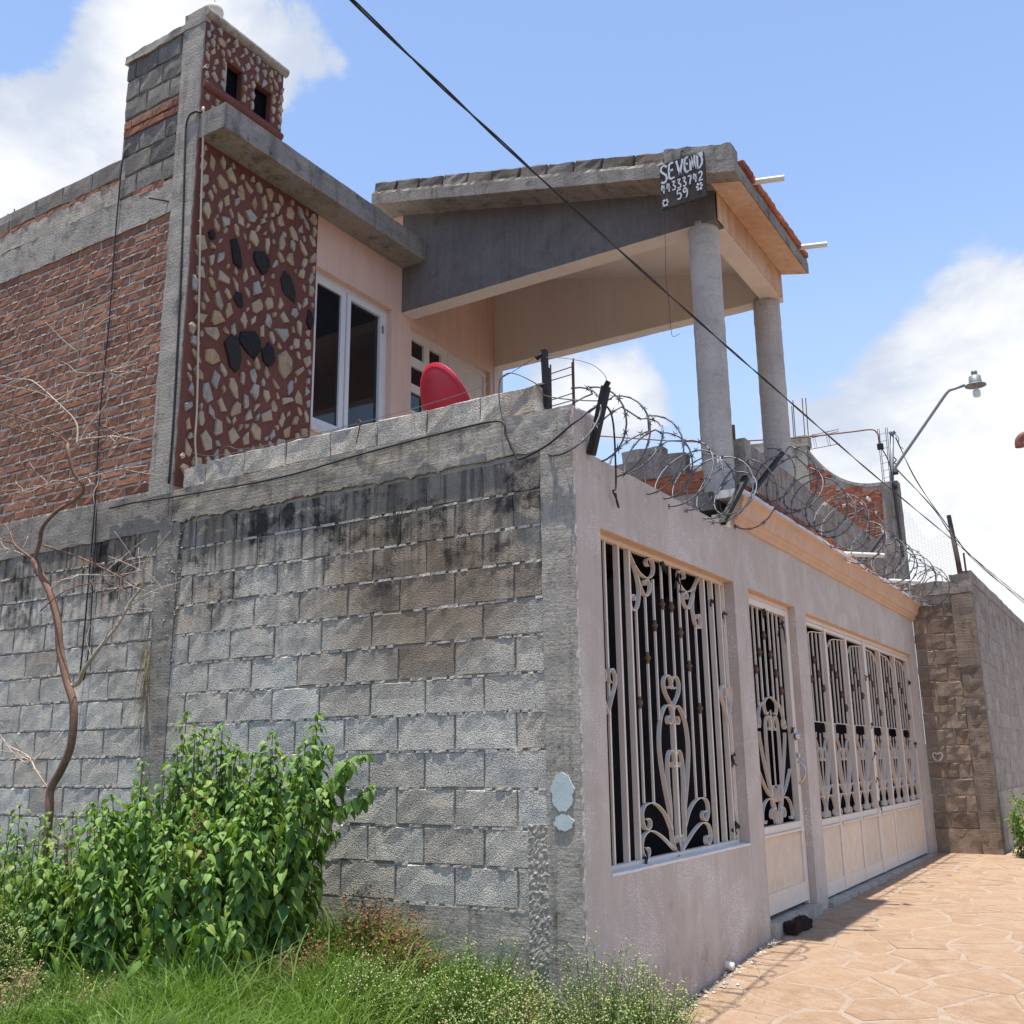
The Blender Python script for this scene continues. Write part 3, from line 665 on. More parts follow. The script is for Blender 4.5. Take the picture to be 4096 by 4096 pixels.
# porch: sloping slab, tapering side beams, front beam, round columns
SL = -.2455; zs = lambda x: 6.03+(.29-x)*-SL           # underside of the slab
YB, YBi, YF, YFo = 2.716, 2.91, 4.50, 4.66
SX0, SX1, SY0, SY1 = -3.60, .285, 2.416, 4.585
def slopebox(x0, x1, y0, y1, zb, zt, nx, ny, amp, fr):
    """zb, zt functions of x"""
    b = MB()
    D = lambda p: Vector(p)+mnoise.noise_vector(Vector(p)*fr)*amp
    xs, ys = lin(x0, x1, nx), lin(y0, y1, ny)
    for fn, fl in ((zb, True), (zt, False)):
        v = [D((x, y, fn(x))) for y in ys for x in xs]; n = nx+1
        f = [(j*n+i, j*n+i+1, (j+1)*n+i+1, (j+1)*n+i) for j in range(ny) for i in range(nx)]
        b.add(v, [q[::-1] for q in f] if fl else f)
    for y, fl in ((y0, False), (y1, True)):
        v = [D((x, y, g(x))) for g in (zb, zt) for x in xs]; n = nx+1
        f = [(i, i+1, n+i+1, n+i) for i in range(nx)]; b.add(v, [q[::-1] for q in f] if fl else f)
    for x, fl in ((x0, True), (x1, False)):
        v = [D((x, y, g(x))) for g in (zb, zt) for y in ys]; n = ny+1
        f = [(i, i+1, n+i+1, n+i) for i in range(ny)]; b.add(v, [q[::-1] for q in f] if fl else f)
    return b
slopebox(SX0, SX1, SY0, SY1, zs, lambda x: zs(x)+.118, 60, 30, .005, 8).build('porch_roof', M_slab, hs, True)
slopebox(.016, SX1-.012, SY0+.17, SY1-.01, lambda x: zs(x)-.006, lambda x: zs(x)+.02, 6, 20, .001, 8).build('soffit', M_soffit, hs)
slopebox(X1, -.012, YB, YBi, lambda x: 5.827, lambda x: zs(x)+.02, 40, 2, .003, 5).build('side_beam', M_beam, hs)
MB().box(X1, -.20, YB+.004, YBi-.003, 5.821, 5.83).build('beam_soffit', M_cream, hs)
slopebox(X1, -.012, YF, YFo, lambda x: 5.827, lambda x: zs(x)+.02, 40, 2, .003, 5).build('side_beam', M_cream, hs)
MB().rough(-.19, .0, YBi+.001, YF-.001, 5.827, 6.13, .1, .002).build('front_beam', M_cream, hs)
MB().rough(.001, .009, YB+.03, YFo-.08, 5.835, 6.10, .1, .001).build('front_beam_face', M_soffit, hs)
slopebox(X1-.1, .0, YBi-.01, YF+.01, lambda x: zs(x)-.008, lambda x: zs(x)+.01, 20, 4, .0, 5).build('porch_ceiling', M_cream, hs)
for cy_ in (2.845, 4.58):
    prof = []
    for i in range(41):
        z = 3.38+(5.86-3.38)*i/40; r = .132+.0012*math.sin(i*2.1)+(.003 if i % 12 == 0 else 0); prof.append((r, z))
    MB().lathe(prof, (-.168, cy_, 0), n=28).build('column', M_colm, hs, True)
jx = [-3.60, -3.305, -3.01, -2.715, -2.409, -2.122, -1.817, -1.514, -1.23, -.939, -.626, -.33]
for i in range(len(jx)-1):
    a, c = jx[i], jx[i+1]; xm = (a+c)/2
    place('coping_block', DV[i % 5], hs, (xm, SY0+.03, zs(xm)+.118+.078), (0, math.atan(-SL), 0), ((c-a)*.97/.30, 1, .95))
slopebox(-3.6, -.33, SY0+.012, SY0+.16, lambda x: zs(x)+.115, lambda x: zs(x)+.15, 70, 2, .012, 30).build('mortar_bed', M_concl, hs)
slopebox(-.33, .27, SY0-.004, SY0+.16, lambda x: zs(x)+.116, lambda x: zs(x)+.265, 14, 3, .014, 12).build('coping_block', M_slab, hs)
for i in range(9):
    y0 = 2.62+i*.215
    o = place('roof_brick', piece(.205, .07, .10, 700+i, M_brick2, 3, 1, .006, .01, name='roof_brick'), hs, (.305, y0+.1, zs(.262)+.175), (0, .0, R(90)))
MB().rough(.2, .283, 4.50, 4.59, 6.15, 6.25, .04, .012, 12).build('coping_block', M_slab, hs)
for y in (2.90, 4.28):
    b = MB().tube([(.18, y, 6.20), (.53, y+.11, 6.195)], .026, 12, caps=False); b.tube([(.18, y, 6.20), (.531, y+.11, 6.195)], .019, 12, caps=False)
    o = b.build('drain_pipe', M_pvc, hs, True)
# parapet of blocks along the terrace edge
tp = thing('terrace_parapet', 'low grey block parapet on a brick course behind the coiled razor wire', 'wall', (-.05, 6.4, 3.4))
MB().box(-.115, -.006, 3.02, 9.72, 3.40, 3.90).build('mortar_core', M_mortar, tp)
rows(tp, M_nblock, KV, 3.0, 9.74, 3.515+.1, .205, 2, .41, lambda k: 3.0+.2*k, .40, .198, lambda u, z: (.008, u, z), 'concrete_block', rot=R(90))
for i in range(25):
    place('brick', OV[i % 6], tp, (.022, 2.95+.27*i+.13, 3.46), (0, 0, R(90)), (1, 1, 1.3))
MB().rough(-.14, .02, 3.0, 3.16, 3.72, 3.925, .04, .008, 12).build('end_block', M_conc, tp, True)
# stub wall under the porch edge
sw = thing('stub_wall', 'short stub of red bricks and leaning hollow block beside the near column', 'wall', (-.7, 2.78, 3.4))
MB().box(-1.35, -.31, 2.77, 2.88, 3.26, 3.62).build('mortar_core', M_mortar, sw)
for k in range(3):
    for i in range(4): place('brick', OV[(k+i) % 6], sw, (-1.2+.27*i+.08*(k % 2), 2.762, 3.44+.078*k))
for i, (x, z, a) in enumerate([(-.62, 3.72, .03), (-1.0, 3.70, -.05), (-1.25, 3.62, .1)]): place('concrete_block', KV[i], sw, (x, 2.742, z), (0, a, .05))
MB().rough(-1.0, -.62, 2.75, 2.87, 3.80, 3.90, .04, .012, 9).build('rubble', M_conc, sw, True)

# ------------------------------------------------------------------ street wall with window, door and gate
FY = 9.79
wy0, wy1, wz0, wz1 = .288, 2.548, .715, 2.643
dy0, dy1, dz1 = 2.88, 4.146, 2.638
gy0, gy1, gz1 = 4.48, 9.424, 2.622
fwt = thing('street_wall', 'off white painted street wall with barred window, door and wide gate openings', 'wall', (0, 4.9, 0))
def hole(u, v):
    return (wy0 < u < wy1 and wz0 < v < wz1) or (dy0 < u < dy1 and v < dz1) or (gy0 < u < gy1 and v < gz1) or (v > 3.065 and .25 < u < 2.56) or (v > 3.19 and u > 2.56)
b = gridwall([0, .25, wy0, wy1, 2.56, dy0, dy1, gy0, gy1, FY]+lin(.25, 9.7, 12), [-.5, .1, wz0, wz1, dz1, gz1, 3.065, 3.19, 3.30], hole, lambda u, v, d: (d, u, v), 0, -.148)
b.build('painted_wall', M_wall, fwt, fix=True)
MB().rough(-.148, .0, .0, .25, 3.295, 3.315, .03, .010, 20).build('wall_top', M_sillp, fwt)
MB().rough(-.147, .004, wy0+.002, wy1-.002, wz0-.012, wz0+.003, .05, .003, 14).build('window_sill', M_sillp, fwt)
for n, (a, c, z) in {'w': (wy0, wy1, wz1), 'd': (dy0, dy1, dz1), 'g': (gy0, gy1, gz1)}.items():
    MB().box(-.148, -.002, a+.002, c-.002, z-.006, z+.001).build('lintel_soffit', M_peach, fwt)
for a, c, z in ((dy0, dy1, .115), (gy0, gy1, .085)):
    MB().rough(-.6, .035 if a < 4 else .05, a-.0, c+.0, -.2, z, .09, .006, 9).build('threshold', M_conc, fwt, True)
# moulded cornice
prof = [(.0, 3.105), (.022, 3.11), (.026, 3.135), (.045, 3.15), (.050, 3.172), (.070, 3.185), (.082, 3.22), (.088, 3.262), (.104, 3.292), (.132, 3.312), (.135, 3.334), (.0, 3.338)]
MB().prism([(x-.001, 2.62, z) for x, z in prof], (0, FY+.03-2.62, 0)).build('cornice', M_peach, fwt, fix=True)
MB().rough(-.14, .09, 2.635, 9.78, 3.338, 3.40, .09, .012, 8).build('cornice_top', M_sillp, fwt)
for y in (6.0, 8.05):
    b = MB().tube([(.0, y, 3.43), (.40, y+.26, 3.405)], .026, 12, caps=False); b.tube([(.0, y, 3.43), (.401, y+.26, 3.405)], .019, 12, caps=False)
    b.build('drain_pipe', M_pvc, fwt, True)
b = MB().tube([(-.01, 1.92, .0), (.05, 1.925, -.012)], .027, 12, caps=False); b.tube([(.0, 1.92, 0), (.051, 1.925, -.012)], .021, 12); b.build('drain_pipe', M_pvc, fwt, True)
# ironwork helpers
XG = -.09
def bar(par, y, z0, z1, w_=.014, x=XG, d=.014, nm='bar', mat=M_iron): return MB().box(x-d/2, x+d/2, y-w_/2, y+w_/2, z0, z1).build(nm, mat, par)
KN = MB().lathe([(.007, -.038), (.013, -.034), (.014, -.024), (.010, -.018), (.021, -.008), (.021, .008), (.010, .018), (.014, .024), (.013, .034), (.007, .038)], (0, 0, 0), n=10).mesh('knuckle', M_rust, True)
def knot(par, y, z, x=XG): return place('knuckle', KN, par, (x, y, z))
def scroll(par, pts, x=XG, w_=.030, t=.005, mir=None, nm='scroll'):
    MB().ribbon(pts, x-w_/2, x+w_/2, t).build(nm, M_iron, par)
    if mir is not None: MB().ribbon([(2*mir-p[0], p[1]) for p in pts], x-w_/2, x+w_/2, t).build(nm, M_iron, par)
# window grille
wg = MB().box(XG-.02, XG+.015, wy0+.005, wy1-.005, 2.612, 2.638).box(XG-.02, XG+.015, wy0+.005, wy1-.005, wz0+.004, .742).box(XG-.02, XG+.015, wy1-.03, wy1-.006, .742, 2.612).box(XG-.02, XG+.015, wy0+.006, wy0+.03, .742, 2.612).build('window_grille', M_iron, fwt)
for y in (.507, ): bar(wg, y, .742, 2.612, .018)
for y in (.672, .828, 2.108, 2.272, 2.435): bar(wg, y, .742, 2.612, .020, d=.036)
C0 = 1.438
for y, z0, z1 in ((.935, 1.06, 2.235), (1.08, 1.055, 2.34), (1.217, 1.56, 2.475), (1.358, 1.855, 2.612), (1.512, 1.86, 2.612), (1.655, 1.58, 2.60), (1.78, 1.055, 2.34), (1.935, 1.06, 2.235)): bar(wg, y, z0, z1)
for y, z in ((1.358, 2.325), (1.512, 2.325), (1.217, 2.167), (1.655, 2.163), (1.08, 1.947), (1.78, 1.943), (.935, 1.66), (1.935, 1.66)): knot(wg, y, z)
scroll(wg, [(.84, 2.607), (.905, 2.545), (.98, 2.495), (1.075, 2.468), (1.15, 2.475), (1.212, 2.51), (1.228, 2.565), (1.195, 2.605), (1.135, 2.600), (1.112, 2.570), (1.14, 2.55)], mir=C0)
scroll(wg, [(.915, 2.535), (.965, 2.46), (1.02, 2.385), (1.082, 2.345), (1.145, 2.378), (1.16, 2.425), (1.123, 2.458), (1.075, 2.445), (1.08, 2.415)], mir=C0)
scroll(wg, [(.92, 2.535), (.965, 2.45), (.985, 2.357), (.95, 2.26), (.89, 2.228), (.85, 2.247), (.845, 2.298), (.876, 2.328), (.905, 2.318), (.902, 2.294)], mir=C0)
scroll(wg, [(1.447, 1.635), (1.405, 1.675), (1.335, 1.735), (1.308, 1.79), (1.325, 1.835), (1.375, 1.856), (1.42, 1.84), (1.437, 1.80), (1.415, 1.772), (1.378, 1.782)], mir=C0)
scroll(wg, [(1.325, .92), (1.315, .991), (1.244, 1.182), (1.202, 1.35), (1.203, 1.463), (1.235, 1.565), (1.305, 1.643), (1.374, 1.662), (1.425, 1.635), (1.432, 1.583), (1.40, 1.546), (1.36, 1.543), (1.343, 1.568), (1.366, 1.592)], mir=C0)
scroll(wg, [(1.40, .742), (1.345, .80), (1.327, .90), (1.328, 1.04), (1.313, 1.153), (1.313, 1.265), (1.335, 1.345), (1.378, 1.373), (1.42, 1.35), (1.434, 1.30), (1.41, 1.268), (1.385, 1.275), (1.378, 1.298)], mir=C0)
scroll(wg, [(1.324, .886), (1.248, .973), (1.143, 1.034), (1.036, 1.058), (.942, 1.046), (.899, 1.008), (.9, .954), (.941, .907), (.994, .912), (1.011, .945), (.98, .968), (.941, .965)], mir=C0)
scroll(wg, [(1.393, .745), (1.217, .833), (1.085, .882), (.992, .896), (.912, .875), (.874, .826), (.887, .770), (.937, .748), (.972, .770), (.962, .799), (.918, .806)], mir=C0)
scroll(wg, [(1.438, .745), (1.43, .80), (1.40, .84), (1.378, .825), (1.385, .80)], mir=C0)
MB().box(XG-.016, XG+.016, C0-.012, C0+.012, .83, 1.545).build('bar', M_iron, wg)
for c in (.44, 2.42):
    for sgn in (-1, 1):
        pts = [(c, 1.575), (c+sgn*.05, 1.66), (c+sgn*.105, 1.745), (c+sgn*.11, 1.80), (c+sgn*.075, 1.838), (c+sgn*.03, 1.82), (c+sgn*.025, 1.775), (c+sgn*.05, 1.755)]
        pts = [(max(wy0+.012, min(wy1-.012, p[0])), p[1]) for p in pts]; scroll(wg, pts, x=XG+.022, w_=.026)
    bar(wg, min(2.51, max(.33, c+(.09 if c > 1 else -.12))), .742, 2.612, .014)
scroll(wg, [(2.45, 2.60), (2.475, 2.47), (2.505, 2.36), (2.49, 2.30), (2.455, 2.29), (2.44, 2.33), (2.46, 2.37)], w_=.026); scroll(wg, [(2.45, 1.05), (2.49, .93), (2.53, .80), (2.50, .755), (2.46, .77), (2.455, .81)], w_=.026)
# black bag strips knotted on the bars
def knotrag(par, y, z, s, seed, x=XG+.012):
    rng = random.Random(seed); b = MB()
    for k in range(4):
        p = [(x, y, z)]
        for i in range(3): p.append((p[-1][0]+rng.uniform(-.6, .6)*s*.4, p[-1][1]+rng.uniform(-.7, .7)*s, p[-1][2]+rng.uniform(-.9, .3)*s))
        b.tube(catmull(p, 3), .010, 5, .004)
    return b.build('plastic_strip', M_black, par)
for i, (y, z, s) in enumerate([(1.34, 2.60, .05), (1.64, 2.57, .06), (2.26, 2.47, .03), (2.50, 2.40, .05), (2.51, 1.66, .03), (2.49, 1.33, .05), (2.48, .86, .09), (.92, .75, .12), (1.40, .79, .05)]): knotrag(wg, y, z, s, i)
rng_ = random.Random(6); v = []; ny, nz_ = 26, 14
for j in range(nz_+1):
    for i in range(ny+1):
        y = .20+2.4*i/ny; z = .55+(2.47-.55)*j/nz_+(.05*math.sin(i*1.7)+.03*math.sin(i*.6) if j == nz_ else 0); v.append((-.27+.035*math.sin(i*.9+.2*math.sin(j*.5))+.012*math.sin(i*2.3+j*.3), y, z))
fs = [(j*(ny+1)+i, j*(ny+1)+i+1, (j+1)*(ny+1)+i+1, (j+1)*(ny+1)+i) for j in range(nz_) for i in range(ny)]
tag(place('black_backing_cloth', mesh('black_backing_cloth', v, fs, M_clothback, True)), 'black shade cloth hung behind the barred window', 'cloth')
v = [(-.30+.02*math.sin(i*1.1), 2.7+7.0*i/60, .12 if j == 0 else 2.58) for j in (0, 1) for i in range(61)]
tag(place('black_backing_cloth', mesh('black_backing_cloth', v, [(i, i+1, 62+i, 61+i) for i in range(60)], M_clothback, True)), 'added black sheet standing in for the dark garage behind door and gate', 'cloth')  # added sheet: its black stands in for the garage's unlit depth
# street door
XD = -.082
dd_ = MB().box(XD-.02, XD+.02, dy0+.004, dy0+.05, .118, dz1-.008).box(XD-.02, XD+.02, dy1-.045, dy1-.004, .118, dz1-.008).box(XD-.02, XD+.02, dy0+.05, dy1-.045, dz1-.045, dz1-.008).build('street_door', M_iron, fwt)
MB().box(XD-.026, XD+.026, dy0+.053, dy0+.13, .15, dz1-.05).box(XD-.026, XD+.026, dy1-.125, dy1-.048, .15, dz1-.05).box(XD-.026, XD+.026, dy0+.13, dy1-.125, 2.535, dz1-.05).box(XD-.026, XD+.026, dy0+.13, dy1-.125, .735, .79).box(XD-.026, XD+.026, dy0+.13, dy1-.125, .15, .30).build('door_frame', M_iron, dd_)
MB().box(XD-.012, XD+.012, dy0+.13, dy1-.125, .30, .735).build('door_panel', M_panel, dd_)
MB().box(XD+.026, XD+.045, dy0+.10, dy1-.10, .715, .732).build('drip_ledge', M_iron, dd_)
DC = 3.495
for i, (y, z0, zk) in enumerate([(3.20, 1.73, 2.016), (3.32, 1.775, 2.164), (3.462, 1.81, 2.317), (3.605, 1.80, 2.165), (3.725, 1.73, 2.015), (3.84, 1.60, 1.873)]): bar(dd_, y, z0, 2.535, x=XD); knot(dd_, y, zk, XD)
for p in ([(3.495, 1.808), (3.40, 1.79), (3.335, 1.755), (3.34, 1.70), (3.375, 1.66), (3.41, 1.68)], [(3.335, 1.76), (3.26, 1.745), (3.20, 1.70), (3.155, 1.62), (3.11, 1.56)],
          [(3.13, 1.60), (3.17, 1.635), (3.19, 1.59), (3.16, 1.55), (3.13, 1.57)], [(3.42, .80), (3.39, .90), (3.345, 1.05), (3.33, 1.30), (3.33, 1.55), (3.37, 1.64), (3.43, 1.64), (3.465, 1.58), (3.43, 1.535), (3.39, 1.555)],
          [(3.44, .98), (3.36, 1.05), (3.25, 1.25), (3.17, 1.45), (3.155, 1.52)], [(3.43, .97), (3.28, 1.04), (3.15, 1.15), (3.08, 1.22)],
          [(3.46, .82), (3.42, .94), (3.33, .995), (3.22, .985), (3.13, .93), (3.10, .85), (3.14, .815), (3.18, .835)], [(3.475, .795), (3.455, .88), (3.40, .92), (3.33, .905), (3.31, .86), (3.345, .84)],
          [(3.47, .965), (3.45, 1.05), (3.41, 1.095), (3.37, 1.075), (3.375, 1.04)]):
    p = [(max(dy0+.06, q[0]), q[1]) for q in p]; scroll(dd_, p, XD, .028, mir=DC)
MB().box(XD-.005, XD+.005, DC-.005, DC+.005, 1.09, 1.70).build('bar', M_iron, dd_)
lk = MB().lathe([(.030, 0), (.034, .012), (.026, .035), (.010, .045)], (XD+.026, 4.04, 1.49), (1, 0, 0), 14).build('lock', M_chrome, dd_, True)
MB().lathe([(.022, 0), (.024, .02), (.02, .03)], (XD+.026, 4.055, 1.33), (1, 0, 0), 14).tube(catmull([(XD+.03, 4.06, 1.28), (XD+.075, 4.07, 1.24), (XD+.08, 4.07, 1.16), (XD+.03, 4.06, 1.09)], 5), .009, 8).build('handle', M_chrome, dd_, True)
for i, (y, z, s) in enumerate([(3.44, 2.53, .05), (3.93, 2.47, .09), (4.03, 1.56, .03)]): knotrag(dd_, y, z, s, 30+i, XD+.02)
# garage gate: two leaves of three bays
XK = -.07
gate = MB().box(XK-.02, XK+.02, gy0+.004, gy0+.04, .09, gz1-.008).box(XK-.02, XK+.02, gy1-.045, gy1-.004, .09, gz1-.008).box(XK-.02, XK+.02, gy0+.04, gy1-.045, gz1-.05, gz1-.008).build('garage_gate', M_iron, fwt)
posts = [4.51, 5.29, 6.11, 6.915, 7.70, 8.54, 9.36]
for i, y in enumerate(posts):
    if i == 3:
        for q in (-.032, .032): MB().box(XK-.03, XK+.03, y+q-.028, y+q+.028, .105, 2.565).build('gate_post', M_iron, gate)
    else: MB().box(XK-.026, XK+.026, y-.028, y+.028, .105, 2.565).build('gate_post', M_iron, gate)
a0 = lambda i: posts[i]+(.063 if i == 3 else .029); a1 = lambda i: posts[i+1]-(.063 if i == 2 else .029)
bay = {}
for i in range(6):
    y0, y1 = a0(i), a1(i); wd = y1-y0; c = (y0+y1)/2
    MB().box(XK-.022, XK+.022, y0, y1, .71, .765).build('rail', M_iron, gate)
    MB().box(XK-.022, XK+.022, y0, y1, .105, .225).build('rail', M_iron, gate)
    MB().box(XK-.010, XK+.014, y0, y1, .225, .71).build('gate_panel', M_panel, gate)
    MB().box(XK+.022, XK+.042, y0+.02, y1-.02, .690, .706).build('drip_ledge', M_iron, gate)
    MB().box(XK-.022, XK+.022, y0, y1, 2.53, 2.565).build('rail', M_iron, gate)
    fl = 1 if i < 3 else -1
    top = lambda t: 2.36+.13*ss(0, .45, t)+.045*max(0, t-.55) if fl > 0 else 2.36+.13*ss(0, .45, 1-t)+.045*max(0, .45-t)
    scroll(gate, [(y0+wd*t, top(t)) for t in (0, .08, .2, .35, .55, .75, .9, 1)], XK, .022, .006, nm='top_rail')
    for k in range(5):
        t = (k+.6)/5.2; y = y0+wd*t; bar(gate, y, 1.63, top(t), .013, XK, .013)
        knot(gate, y, 2.25-.16*abs(k-(1.2 if i % 2 else 2.2))-(.03 if k % 2 else 0), XK)
    S = lambda pts: scroll(gate, [(y0+.02+(wd-.04)*u, z) for u, z in pts], XK, .027, .005) or scroll(gate, [(y1-.02-(wd-.04)*u, z) for u, z in pts], XK, .027, .005)
    S([(.5, 1.632), (.25, 1.637), (.14, 1.615), (.13, 1.55), (.17, 1.50), (.25, 1.495), (.27, 1.54)])
    S([(.12, 1.625), (.04, 1.62), (.02, 1.56), (.05, 1.53)])
    S([(.20, 1.50), (.28, 1.44), (.34, 1.385)])
    S([(.42, .93), (.38, 1.05), (.30, 1.20), (.27, 1.33), (.32, 1.395), (.42, 1.385), (.47, 1.33), (.43, 1.28), (.38, 1.30)])
    S([(.40, .95), (.22, 1.15), (.10, 1.38), (.06, 1.55)])
    S([(.46, .93), (.46, 1.0), (.42, 1.05), (.36, 1.04), (.35, 1.0)])
    S([(.40, .945), (.25, 1.03), (.12, 1.055), (.03, 1.02), (.05, .965), (.12, .96)])
    S([(.48, .775), (.47, .87), (.38, .945), (.25, .965), (.12, .93), (.03, .84), (.02, .79), (.08, .775), (.12, .80), (.09, .83)])
    S([(.47, .86), (.44, .79), (.38, .775), (.34, .80), (.37, .825)])
    MB().box(XK-.005, XK+.005, c-.005, c+.005, 1.04, 1.30).box(XK-.005, XK+.005, c-.005, c+.005, 1.34, 1.53).build('bar', M_iron, gate)
for i, (y, z, s) in enumerate([(6.89, 2.17, .05), (6.915, 1.66, .05), (6.93, 1.35, .05), (6.93, 1.08, .05), (6.93, .83, .06), (9.33, 2.26, .06), (9.33, 1.47, .03)]): knotrag(gate, y, z, s, 50+i, XK+.03)

# charred block of wood on the threshold
MB().rough(.045, .135, 3.06, 3.48, .035, .105, .025, .022, 16).build('charred_log', M_char, None, True)
ch = bpy.data.objects['charred_log']; tag(ch, 'charred black chunk of wood lying on the street door step', 'wood')

# ------------------------------------------------------------------ razor wire, brackets, rebar
def razor(name, label, path, rad, loops, seed, lean=(0, 0)):
    """path: list of axis points; one continuous helix with barbs"""
    rng = random.Random(seed); P = catmull(path, 12); n = loops*26; pts = []; root = None
    L = [0]
    for a, b in zip(P, P[1:]): L.append(L[-1]+(b-a).length)
    def at(s):
        s *= L[-1]
        for i in range(len(P)-1):
            if s <= L[i+1]: return P[i].lerp(P[i+1], (s-L[i])/(L[i+1]-L[i]+1e-9))
        return P[-1]
    ph = 0.
    for i in range(n+1):
        t = i/n; c = at(t); an = 2*math.pi*loops*t+ph
        k = int(an/(2*math.pi)); rr = rad*(1+.13*math.sin(k*2.7+seed)+.05*math.sin(an*.37)); sk = .10*math.sin(k*1.9+seed*.7)
        # loops lean along the run; alternate turns lean back
        al = math.cos(an)*(.10+sk)
        pts.append(c+Vector((math.sin(an)*rr*.92+lean[0]*math.cos(an)*rr, al, math.cos(an)*rr*1.02)))
    b = MB().tube(pts, .006, 5)
    o = b.build(name, M_razor, None, True); tag(o, label, 'razor wire')
    bb = MB(); acc = 0
    for i in range(1, n):
        acc += (pts[i]-pts[i-1]).length
        if acc > .095:
            acc = 0; t = (pts[i+1]-pts[i-1]).normalized(); a = t.orthogonal().normalized(); a.rotate(Matrix.Rotation(rng.uniform(0, 6.3), 3, t)); c2 = t.cross(a)
            for q in (a, -a):
                p = pts[i]+q*.006
                bb.add([p-t*.026+q*.02, p+t*.026+q*.02, p-t*.008, p+t*.008, p+c2*.003], [(0, 2, 4), (1, 4, 3), (2, 3, 4), (2, 3, 0), (2, 3, 1)])
    ob = bb.build('barbs', M_razor, o); ob['kind'] = 'stuff'
    return o
razor('razor_wire', 'coiled razor wire above the barred window, sagging along the wall top', [(-.14, .05, 3.27), (-.02, .30, 3.28), (.02, .9, 3.26), (.06, 1.6, 3.24), (.10, 2.2, 3.27), (.14, 2.75, 3.36)], .24, 12, 3)
razor('razor_wire', 'long coil of razor wire running above the peach cornice over the gate', [(.20, 2.95, 3.58), (.27, 3.6, 3.60), (.29, 4.5, 3.57), (.30, 6, 3.52), (.30, 7.5, 3.52), (.30, 9, 3.52), (.34, 10.1, 3.54)], .245, 22, 5)
def bracket(label, p0, p1, s=.022, extra=None):
    p0, p1 = Vector(p0), Vector(p1); b = MB(); d = (p1-p0).normalized(); a = Vector((1, 0, 0)); a = (a-d*a.dot(d)).normalized(); c = d.cross(a)
    b.add([q+a*s*i+c*s*j for q in (p0, p1) for i, j in ((-1, -1), (1, -1), (1, 1), (-1, 1))], [(3, 2, 1, 0), (4, 5, 6, 7), (0, 1, 5, 4), (1, 2, 6, 5), (2, 3, 7, 6), (3, 0, 4, 7)])
    for (q, r) in (extra or []): b.tube([q, r], .017, 8)
    return tag(b.build('wire_bracket', M_blackiron), label, 'bracket', None)
bracket('black upright iron bracket with insulators beside the pale coping end', (-.232, .1, 3.32), (-.246, .1, 3.745), .017, [((-.235, .1, 3.36), (-.30, .08, 3.35)), ((-.24, .1, 3.52), (-.29, .08, 3.515)), ((-.246, .1, 3.735), (-.30, .09, 3.70))])
bracket('black iron bracket leaning outward at the near end of the street wall', (.02, .16, 3.05), (.138, .15, 3.445), .022, [((.14, .14, 3.44), (.16, .14, 3.47))])
bracket('black iron bracket leaning over the near end of the cornice', (.02, 2.33, 3.06), (.10, 2.72, 3.50), .022)
bracket('long thin black bracket propped above the brick course by the near column', (.04, 2.95, 3.40), (.17, 3.55, 3.90), .016)
bracket('black bracket in the middle of the far razor coil', (.03, 6.75, 3.40), (.13, 7.7, 3.93), .018)
# rebar cage standing on the corner pillar
rc = thing('rebar_cage', 'rusty rebar cage sticking up from the corner pillar beside the black bracket', 'rebar', (-.2, .2, 3.3))
for x, y, z in ((-.318, .30, 3.735), (-.262, .30-.12, 3.66), (-.155, .30, 3.74), (-.10, .18, 3.66)): MB().tube([(x, y, 2.9), (x+.002, y, z)], .0052, 6).build('rod', M_rebar, rc)
for z in (3.46, 3.63): MB().tube([(-.322, .305, z), (-.262, .175, z-.015), (-.10, .175, z), (-.152, .305, z+.01), (-.322, .305, z)], .0035, 5).build('stirrup', M_rebar, rc)
tag(MB().tube([(-.14, 3.2, 3.4), (-.135, 3.2, 4.12)], .013, 6).build('iron_bar', M_rust), 'short rusty iron bar standing between the two columns', 'bar')

# ------------------------------------------------------------------ hand painted sign
sg = thing('for_sale_sign', 'dark wooden sign hand painted with white letters and a phone number', 'sign', (-.14, 2.35, 5.83))
SXa, SXb, SZa, SZb, SYf = -.350, .048, 5.848, 6.268, 2.352
MB().rough(SXa, SXb, SYf, SYf+.035, SZa, SZb, .06, .002).build('board', M_signw, sg)
G = {'S': [[(.95, .85), (.6, 1), (.2, .92), (.1, .72), (.45, .55), (.8, .4), (.85, .18), (.5, .02), (.05, .1)]],
     'E': [[(.85, .97), (.3, .95), (.15, .75), (.12, .2), (.3, .03), (.9, .06)], [(.15, .52), (.75, .54)]],
     'V': [[(.05, 1), (.3, .4), (.48, .0)], [(.48, 0), (.68, .5), (.95, 1)]],
     'e': [[(.9, .95), (.5, 1), (.15, .75), (.1, .3), (.4, .02), (.9, .08)], [(.1, .55), (.8, .58)]],
     'N': [[(.12, 0), (.15, 1)], [(.15, 1), (.82, .02)], [(.82, .02), (.88, 1)]],
     'D': [[(.12, 0), (.15, 1)], [(.1, .97), (.55, .95), (.9, .65), (.9, .3), (.55, .04), (.1, .02)]],
     '4': [[(.30, 1), (.08, .42)], [(.05, .42), (.95, .46)], [(.66, .9), (.60, 0)]], '3': [[(.1, .95), (.75, .95), (.4, .58), (.85, .35), (.65, .03), (.08, .08)]],
     '7': [[(.05, .93), (.92, .95)], [(.90, .98), (.42, 0)]], '2': [[(.1, .8), (.4, 1), (.85, .8), (.6, .4), (.1, .03), (.95, .06)]],
     '5': [[(.85, 1), (.25, .97), (.2, .6), (.65, .62), (.85, .3), (.55, .02), (.1, .08)]], '9': [[(.8, .75), (.5, 1), (.15, .8), (.35, .55), (.8, .7), (.85, .4), (.6, .0)]],
     '*': [[(.0, .5), (1, .55)], [(.2, 0), (.8, 1)], [(.2, 1), (.8, .0)]]}
